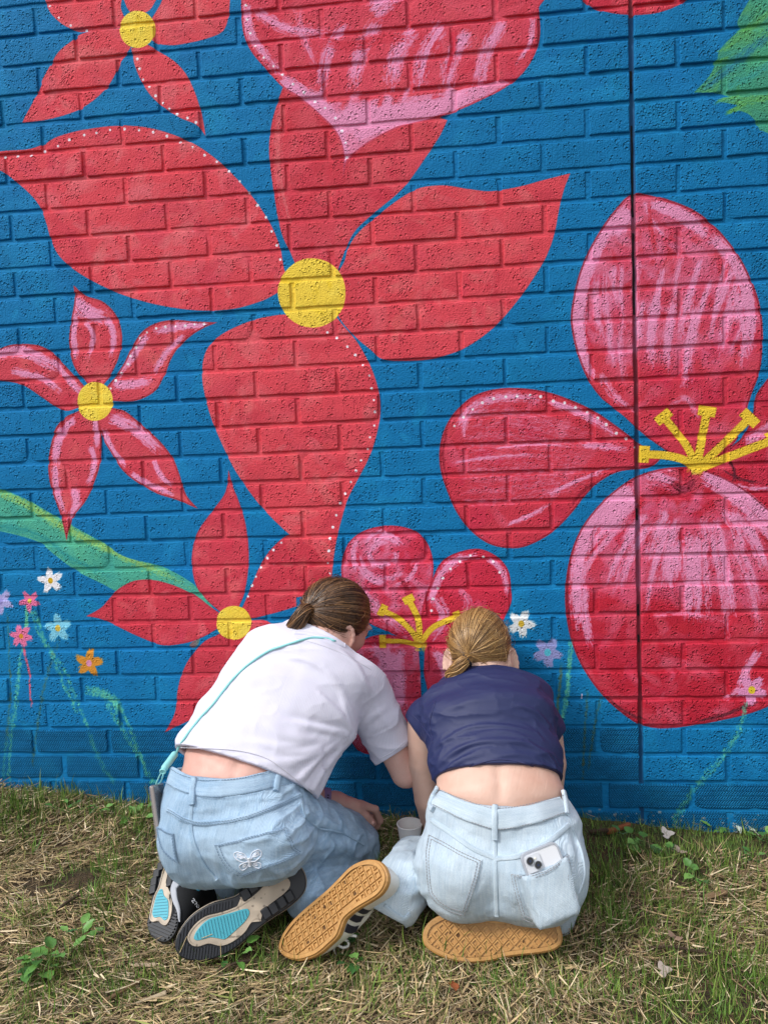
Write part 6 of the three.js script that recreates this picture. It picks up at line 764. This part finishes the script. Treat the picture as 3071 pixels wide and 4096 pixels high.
  const pr = [[0, .004], [r0 - .002, .004], [r0 - .002, 0], [r0, 0], [r1, H - .002], [r1 - .0008, H - .001], [r0 + .0006, .0055], [0, .0055]].map(p => new THREE.Vector2(...p)); const lg = new THREE.LatheGeometry(pr, 56); lg.translate(c.x, c.y - H, c.z); const paper = std('#efece8', .75); part(cup, 'wall', lg, paper); const rim = new THREE.TorusGeometry(r1, .0017, 10, 60); rim.rotateX(Math.PI / 2); rim.translate(c.x, c.y, c.z); part(cup, 'rolled_rim', rim, paper);
  const seam = new THREE.BoxGeometry(.004, H * .96, .0006); seam.rotateX(-.13); seam.translate(c.x - .004, c.y - H / 2, c.z + (r0 + r1) / 2 + .0003);
}
// ================================================================ dead grass, living grass, weeds and litter
const R0 = rng(101);
function bladeGeo(len, w, curl, seg, flat = 0) { // along +x from the origin, a shallow V across
  const pos = [], idx = [], nor = []; for (let i = 0; i <= seg; i++) { const t = i / seg, a = curl * t, x = len * (curl ? Math.sin(a) / curl : t), y = len * (curl ? (1 - Math.cos(a)) / curl : 0), ww = w * (flat ? Math.sin(Math.PI * clamp(t, .12, .97)) : (1 - .92 * t * t)) * .5; for (const s of [-1, 0, 1]) { pos.push(x - (s ? 0 : -Math.sin(a) * w * .0), y + (s ? w * .16 : 0), s * ww); nor.push(-Math.sin(a), Math.cos(a), -s * .5); } }
  for (let i = 0; i < seg; i++) for (let k = 0; k < 2; k++) { const a = i * 3 + k; idx.push(a, a + 1, a + 4, a, a + 4, a + 3); }
  const g = new THREE.BufferGeometry(); g.setAttribute('position', new THREE.Float32BufferAttribute(pos, 3)); g.setAttribute('uv', new THREE.Float32BufferAttribute(new Float32Array(pos.length / 3 * 2), 2)); g.setIndex(idx); g.computeVertexNormals(); return g;
}
const green = (x, z) => { // how much living grass grows at a place
  const n = noise2(x * 3.1 + 5, z * 3.1) * .7 + noise2(x * 8, z * 8 + 3) * .5; const wallside = sstep(.26, .04, z) * .6, right = sstep(1.0, 1.5, x) * .45; return clamp(n * .8 + wallside + right - .02, -1, 1);
};
const px = () => lerp(-.55, 2.35, R0()), pz = () => lerp(.0, 1.15, R0());
{
  const kinds = [bladeGeo(.05, .0018, .5, 4), bladeGeo(.034, .0015, -.35, 3), bladeGeo(.07, .0019, .8, 5), bladeGeo(.022, .0026, .2, 2), bladeGeo(.045, .0012, 0, 2)];
  const strawM = new THREE.MeshStandardMaterial({ color: '#ffffff', roughness: .8, side: THREE.DoubleSide });
  const all = new THREE.Group(); all.name = 'dry_grass'; tag(all, 'matted straw-coloured dead grass covering the ground', 'grass', null, 'stuff'); scene.add(all);
  const q = new THREE.Quaternion(), e = new THREE.Euler(), M = new THREE.Matrix4(), c = new THREE.Color();
  kinds.forEach((g, ki) => {
    const N = [20000, 20000, 5000, 20000, 18000][ki], m = new THREE.InstancedMesh(g, strawM, N); m.name = 'straw'; m.userData.kind = 'stuff'; m.castShadow = m.receiveShadow = true;
    for (let i = 0; i < N; i++) {
      let x, z, t = 0; do { x = px(); z = pz(); t++; } while (t < 6 && (green(x, z) > .25 + R0() * .7 || noise2(x * 9 + 3, z * 9) + .45 * noise2(x * 22, z * 22) < -.62 + R0() * .12));
      const dir = noise2(x * 2.2, z * 2.2 + 8) * 3 + (R0() - .5) * 4.6; e.set((R0() - .5) * 1.6, dir, (R0() - .35) * .42 - (ki === 2 ? .2 : 0), 'YXZ'); q.setFromEuler(e); const s = .5 + R0() * .8;
      M.compose(V(x, groundY(x, z) + .001 + R0() * R0() * .022, z), q, V(s, s, s * (.7 + R0() * .8))); m.setMatrixAt(i, M);
      const k = R0(), d = .45 + .75 * R0(); const gg = green(x, z) > .2 ? .5 : 0; if (k < .5 - gg * .5) c.setRGB(.55 * d, .40 * d, .21 * d); else if (k < .68 - gg * .4) c.setRGB(.74 * d, .60 * d, .39 * d); else if (k < .86) c.setRGB(.22 * d, .145 * d, .075 * d); else c.setRGB(.28 * d, .31 * d, .08 * d); m.setColorAt(i, c);
    } all.add(m);
  });
  const gm = new THREE.MeshPhysicalMaterial({ color: '#ffffff', roughness: .55, side: THREE.DoubleSide, transmission: .0 });
  const lawn = new THREE.Group(); lawn.name = 'green_grass'; tag(lawn, 'thin green grass blades growing through the dead grass', 'grass', null, 'stuff'); scene.add(lawn);
  const gk = [bladeGeo(.05, .0028, 1.0, 5), bladeGeo(.07, .0030, 1.5, 6), bladeGeo(.032, .0024, .6, 4)];
  const per = [[], [], []]; const addTuft = (x, z, n, sc, up) => { for (let k = 0; k < n; k++) { const zz = z + (R0() - .5) * .045 * sc; per[Math.floor(R0() * 3)].push([x + (R0() - .5) * .05 * sc, zz, (.5 + R0() * .6 * sc) * (zz < .12 && x > .35 ? .62 : .9), up]); }; };
  for (let i = 0; i < 13500; i++) { const x = px(), z = pz(); const g = green(x, z); if (g < R0() * .8 - .30) continue; addTuft(x, z, 2 + Math.floor(R0() * 6), .62 + .3 * R0(), .7); }
  for (let i = 0; i < 420; i++) { const x = px(); addTuft(x, .012 + R0() * R0() * .12, 2 + Math.floor(R0() * 5), .45, .7); }
  for (const [fx, fy, n] of [[110, 1740, 50], [150, 1725, 40], [260, 1752, 40], [15, 1760, 50], [280, 1790, 26], [180, 1780, 30], [330, 1760, 24], [60, 1830, 24], [210, 1960, 40], [240, 1870, 30], [60, 2010, 30], [100, 2120, 30], [780, 2150, 30], [900, 2170, 24], [1090, 2150, 24], [40, 1745, 60], [85, 1720, 60], [60, 1790, 40], [180, 1700, 40], [210, 1720, 20], [310, 1740, 24], [240, 1905, 30], [230, 1990, 40], [40, 2090, 26], [85, 2170, 24], [640, 2170, 40], [760, 2035, 16], [440, 2085, 26], [840, 1785, 46], [830, 1840, 30], [870, 1750, 30], [1290, 1960, 70], [1310, 1890, 40], [1340, 2010, 50], [1280, 2050, 30], [1010, 2070, 12], [1560, 2070, 50], [1600, 2130, 60], [1500, 1990, 30], [1620, 1960, 40], [1460, 2110, 26], [1230, 2150, 34], [1120, 2110, 14], [860, 2120, 20], [920, 2060, 14], [940, 1990, 16], [1400, 1930, 26], [1350, 1810, 40], [1480, 1790, 40], [1260, 1800, 30], [1600, 1800, 20], [150, 2080, 30], [205, 1960, 20], [30, 1990, 30], [300, 2130, 20], [690, 2120, 16], [560, 2090, 12], [1540, 2180, 30]]) { const p = G(fx, fy); addTuft(p.x, p.z, n, 1.5, .95); }
  per.forEach((L, ki) => { const m = new THREE.InstancedMesh(gk[ki], gm, L.length); m.name = 'blades'; m.userData.kind = 'stuff'; m.castShadow = m.receiveShadow = true; L.forEach(([x, z, s, up], i) => { if (z < .008) z = .008; e.set((R0() - .5) * .5, R0() * 6.283, lerp(.25, 1.35, R0()) * up, 'YXZ'); q.setFromEuler(e); M.compose(V(x, groundY(x, z) - .002, z), q, V(s, s, s * (.6 + .6 * R0()))); m.setMatrixAt(i, M); const d = .55 + .8 * R0(), k = R0(); if (k < .6) c.setRGB(.10 * d, .205 * d, .026 * d); else if (k < .85) c.setRGB(.19 * d, .29 * d, .045 * d); else c.setRGB(.24 * d, .24 * d, .08 * d); m.setColorAt(i, c); }); lawn.add(m); });
}
// broad leaves
function leafGeo(L, Wd, fold = .25, bend = .5, tip = 1.3) { const nx = 7, pos = [], idx = []; for (let i = 0; i <= nx; i++) { const t = i / nx, w = Wd * .5 * Math.pow(Math.sin(Math.PI * Math.pow(t, 1 / tip)), .8) * (i === 0 || i === nx ? .05 : 1), a = bend * t, x = L * t, y = -L * .5 * bend * t * t; for (const s of [-1, -.5, 0, .5, 1]) pos.push(x, y + Math.abs(s) * w * fold + .0012 * Math.sin(t * 17) * Math.abs(s), s * w); } for (let i = 0; i < nx; i++) for (let k = 0; k < 4; k++) { const a = i * 5 + k; idx.push(a, a + 1, a + 6, a, a + 6, a + 5); } const g = new THREE.BufferGeometry(); g.setAttribute('position', new THREE.Float32BufferAttribute(pos, 3)); g.setAttribute('uv', new THREE.Float32BufferAttribute(new Float32Array(pos.length / 3 * 2), 2)); g.setIndex(idx); g.computeVertexNormals(); return g; }
const leafTex = h => dataTex(64, 64, () => .5);
const leafMs = ['#4c7a32', '#5d8c3c', '#3e6b33', '#6d9a4a'].map(c => new THREE.MeshPhysicalMaterial({ color: c, roughness: .5, side: THREE.DoubleSide, transmission: .12, thickness: 0 })), stalkM = std('#5c7a3a', .7);
function weed(fx, fy, n, size, spread, label, seed, round = .62) {
  const R = rng(seed), p = G(fx, fy), t = thing('weed', label, 'weed', p, null); for (let k = 0; k < n; k++) { const a = R() * 6.283, r = spread * Math.sqrt(R()), h = .006 + R() * .028, o = V(p.x + Math.cos(a) * r, p.y + h, Math.max(.012, p.z + Math.sin(a) * r * .8)), L = size * (.6 + .6 * R()), g = leafGeo(L, L * round * (.85 + .3 * R()), .18 + R() * .2, R() * .6); g.rotateX((R() - .5) * .7); g.rotateZ(.15 + R() * .45); const yaw = -a + (R() - .5) * 1.4; g.rotateY(yaw); g.translate(o.x, o.y, o.z); const lf = part(t, 'leaf', g, leafMs[Math.floor(R() * 4)]); const b = V(p.x + (R() - .5) * .01, p.y - .002, p.z + (R() - .5) * .01); part(lf, 'stalk', tube([b, b.clone().lerp(o, .5).add(V(0, .006, 0)), o], .0008, 5, 4), stalkM); }
  return t;
}
weed(105, 2085, 16, .034, .055, 'largest clump of broad green leaves, at the lower left of the ground', 1); weed(175, 2040, 7, .03, .03, 'few broad leaves just behind the largest weed clump', 2); weed(150, 1762, 8, .026, .05, 'low weed near the wall foot under the left painted stems', 3); weed(215, 1768, 6, .024, .03, 'small weed between two others left of the mint-cord phone', 4); weed(300, 1772, 10, .032, .04, 'leafy weed at the wall right beside the mint-cord phone', 5);
weed(505, 2078, 7, .028, .04, 'broad leaves poking out under the toe of the black running shoe', 6, .6); weed(742, 2062, 9, .026, .035, 'little weed on the ground between the two tan soles', 7, .8); weed(760, 2090, 5, .03, .02, 'pair of oval leaves in front of the weed between the tan soles', 8, .7); weed(1345, 1822, 5, .026, .02, 'round-leaved weed beside the white flake near the wall', 9, .95); weed(1395, 1838, 6, .022, .03, 'small clover-like weed below the round-leaved weed', 10, .95); weed(1445, 1855, 6, .024, .025, 'weed patch left of the pale maple leaf', 11, .8); weed(1545, 1790, 5, .03, .03, 'long-leaved weed touching the pale maple leaf', 12, .4); weed(1640, 1815, 7, .03, .03, 'weed at the right edge close to the wall', 13, .8); weed(1625, 1860, 5, .024, .02, 'weed at the right edge, nearer than the one by the wall', 14, .9); weed(1500, 1905, 6, .022, .03, 'tiny weed in the shaded grass right of the pale jeans', 15, .9); weed(820, 1768, 6, .018, .025, 'tiny weed at the wall behind the resting hand', 16, .8);
// fallen leaves, chips of bark, twigs
function lobed(r, lobes, depth) { const s = new THREE.Shape(); const n = lobes * 8; for (let i = 0; i <= n; i++) { const a = i / n * 5.2 + .54, k = Math.pow(Math.abs(Math.cos(i / n * Math.PI * lobes)), 1.4), j = .12 * Math.abs(Math.sin(i * 2.3)), q = r * (1 - depth + depth * (1 - k) + j * (1 - k)) * (1 - .25 * Math.abs(i / n - .5)); const x = -Math.cos(a) * q, y = Math.sin(a) * q; i ? s.lineTo(x, y) : s.moveTo(x, y); } s.lineTo(-r * .12, -.0); s.closePath(); return new THREE.ExtrudeGeometry(s, { depth: .0005, bevelEnabled: false, steps: 1 }); }
function curlLeaf(g, amt, R) { const p = g.attributes.position; for (let i = 0; i < p.count; i++) { const x = p.getX(i), y = p.getY(i); p.setZ(i, p.getZ(i) + (x * x + y * y) * amt + .002 * Math.sin(x * 180) * Math.cos(y * 150)); } g.computeVertexNormals(); return g; }
function fallen(fx, fy, g, m, rot, name, label, lift = .016) { const p = G(fx, fy), t = thing(name, label, name === 'fallen_leaf' ? 'leaf' : name.replace('_', ' '), p.clone().setY(p.y + lift)); g.rotateX(rot[0]); g.rotateY(rot[1]); g.rotateZ(rot[2] || 0); g.translate(p.x, p.y + lift, p.z); part(t, name === 'fallen_leaf' ? 'blade' : 'piece', g, m); return [t, p]; }
{
  const [t, p] = fallen(1592, 1790, curlLeaf(lobed(.046, 5, .62), 5, 0), std('#b9c4bb', .7), [-.75, .35], 'fallen_leaf', 'pale silvery maple leaf lying against the wall foot at the right', .03); part(t, 'stalk', tube([V(p.x, p.y + .028, p.z), V(p.x + .02, p.y + .018, p.z + .02), V(p.x + .038, p.y + .004, p.z + .038)], .0009, 8, 5), std('#a9ae98', .8));
  fallen(985, 2163, curlLeaf(leafGeo(.034, .017, .3, .3), 8, 0), std('#8a4a26', .7), [.2, 2.0], 'fallen_leaf', 'rust-brown curled leaf at the bottom of the ground, below the sideways shoe', .02);
  fallen(1437, 1816, curlLeaf(lobed(.02, 3, .4), 14, 0), std('#b3aca6', .8), [-1.2, 0], 'fallen_leaf', 'whitish torn leaf scrap beside the bark piece at the wall', .018);
  fallen(1455, 2045, curlLeaf(lobed(.018, 3, .4), 16, 0), std('#8c7362', .8), [-1.2, 2], 'fallen_leaf', 'brown leaf scrap in the grass right of the sideways shoe', .018); fallen(1430, 2115, curlLeaf(lobed(.016, 3, .4), 16, 0), std('#9c8f86', .8), [-1.1, 0], 'fallen_leaf', 'greyish leaf scrap at the lower right of the ground', .018); fallen(1465, 1850, curlLeaf(lobed(.02, 3, .5), 12, 0), std('#9a8a7c', .8), [-1.3, 1.7], 'fallen_leaf', 'pale brown leaf scrap in front of the weeds near the wall', .014);
  const chip = (L, w, h, seed) => { const g = new RoundedBoxGeometry(L, h, w, 3, h * .35), q = g.attributes.position; for (let i = 0; i < q.count; i++) { const x = q.getX(i); const s = 1 - .55 * Math.pow(Math.abs(x / L * 2), 3); q.setXYZ(i, x, q.getY(i) * s + .003 * noise3(x * 60, q.getZ(i) * 160, seed), q.getZ(i) * s + .004 * noise3(x * 50, seed, 2)); } g.computeVertexNormals(); return g; };
  const wood = dataTex(128, 64, (i, j) => { const n = .7 + .3 * noise2(i * .03, j * .5); return [.55 * n, .42 * n, .28 * n]; }, 1, 1, true);
  const woodM = std('#ffffff', .9, { map: wood }), barkM = std('#3b2d20', .95), redM = std('#7a4526', .9);
  const ch = (fx, fy, g, m, yaw, label, lift = .014) => fallen(fx, fy, g, m, [0, yaw, .1], 'wood_chip', label, lift);
  ch(268, 2155, chip(.075, .018, .008, 1), woodM, .75, 'split wood chip, darker of the two at the lower left'); ch(318, 2175, chip(.07, .013, .005, 2), std('#a8977c', .9), .45, 'pale thin wood chip right of the darker one'); ch(315, 2098, chip(.05, .02, .005, 3), std('#b19a80', .9), -.2, 'flat tan wood chip above the two chips at the lower left'); ch(1335, 1800, chip(.075, .02, .018, 4), redM, .35, 'reddish piece of rotten bark at the wall foot'); ch(1292, 1806, chip(.05, .016, .013, 5), barkM, .1, 'dark bark bit beside the reddish bark at the wall'); ch(1545, 1945, chip(.05, .03, .006, 6), std('#7b6448', .9), .2, 'brown bark flake in the grass at the right');
  const tw = (pts, r, label) => { const q = pts.map(([x, y, h]) => { const p = G(x, y); return p.setY(p.y + (h || .014)); }), t = thing('twig', label, 'twig', q[0].clone()); part(t, 'stem', tube(q, r, 24, 6), barkM); };
  tw([[225, 1990], [228, 2015], [245, 2032], [275, 2046, .02]], .0022, 'thin dark twig, bent, left of the black running shoes'); tw([[122, 1985], [140, 1972, .02], [172, 1955, .024]], .0035, 'short thick twig above the bent twig'); tw([[1395, 2062], [1450, 2066, .02], [1500, 2068], [1555, 2078]], .0028, 'long dark stick lying in the grass at the right'); tw([[728, 2075], [722, 2060, .03], [726, 2040, .05]], .0016, 'upright pale stalk beside the striped sneaker'); tw([[470, 2112], [520, 2098, .02], [560, 2090]], .0026, 'twig lying in front of the black running shoe'); tw([[985, 2195], [1040, 2205, .016], [1075, 2200]], .0022, 'thin twig at the bottom of the ground under the rust-brown leaf');
}

// unseen maple added on the right: its crown shades the right half of the wall
{
  const R = rng(303), t = thing('added_shade_maple', 'unseen maple tree added at the right to shade the painted wall', 'tree', V(4.0, groundY(4.0, 2.6), 2.6)), bark = std('#4a3d30', .95);
  const limbs = [tube([V(4, 0, 2.6), V(3.98, 1.2, 2.58), V(3.9, 2.4, 2.5), V(3.7, 3.4, 2.4)], .09, 20, 9)], tips = [];
  for (let i = 0; i < 12; i++) { const a = R() * 6.283, h = 1.9 + R() * 1.4, b = V(3.9, h, 2.52), e = b.clone().add(V(Math.cos(a) * (.7 + R() * .7), .4 + R() * .9, Math.sin(a) * (.7 + R() * .6))); limbs.push(tube([b, b.clone().lerp(e, .5).add(V(0, .12, 0)), e], .025, 8, 5)); tips.push(e, b.clone().lerp(e, .6)); }
  part(t, 'trunk', limbs, bark);
  const lg = lobed(.06, 5, .5); const m = new THREE.InstancedMesh(lg, new THREE.MeshPhysicalMaterial({ color: '#456b2c', roughness: .6, side: THREE.DoubleSide, transmission: .3, thickness: 0 }), 6500); m.name = 'crown'; m.userData.kind = 'stuff'; m.castShadow = m.receiveShadow = true; const M = new THREE.Matrix4(), q = new THREE.Quaternion(), e = new THREE.Euler();
  for (let i = 0; i < 6500; i++) { const c = tips[Math.floor(R() * tips.length)], d = V(R() - .5, R() - .5, R() - .5).normalize().multiplyScalar(.55 * Math.cbrt(R())); e.set(R() * 2 - 2.4, R() * 6.3, R() - .5); M.compose(c.clone().add(d), q.setFromEuler(e), V(1, 1, 1).multiplyScalar(.8 + .6 * R())); m.setMatrixAt(i, M); } t.add(m); t.updateMatrixWorld(true); const inv = t.matrixWorld.clone().invert(); for (let i = 0; i < 6500; i++) { m.getMatrixAt(i, M); m.setMatrixAt(i, M.premultiply(inv)); }
}
renderer.render(scene, camera);
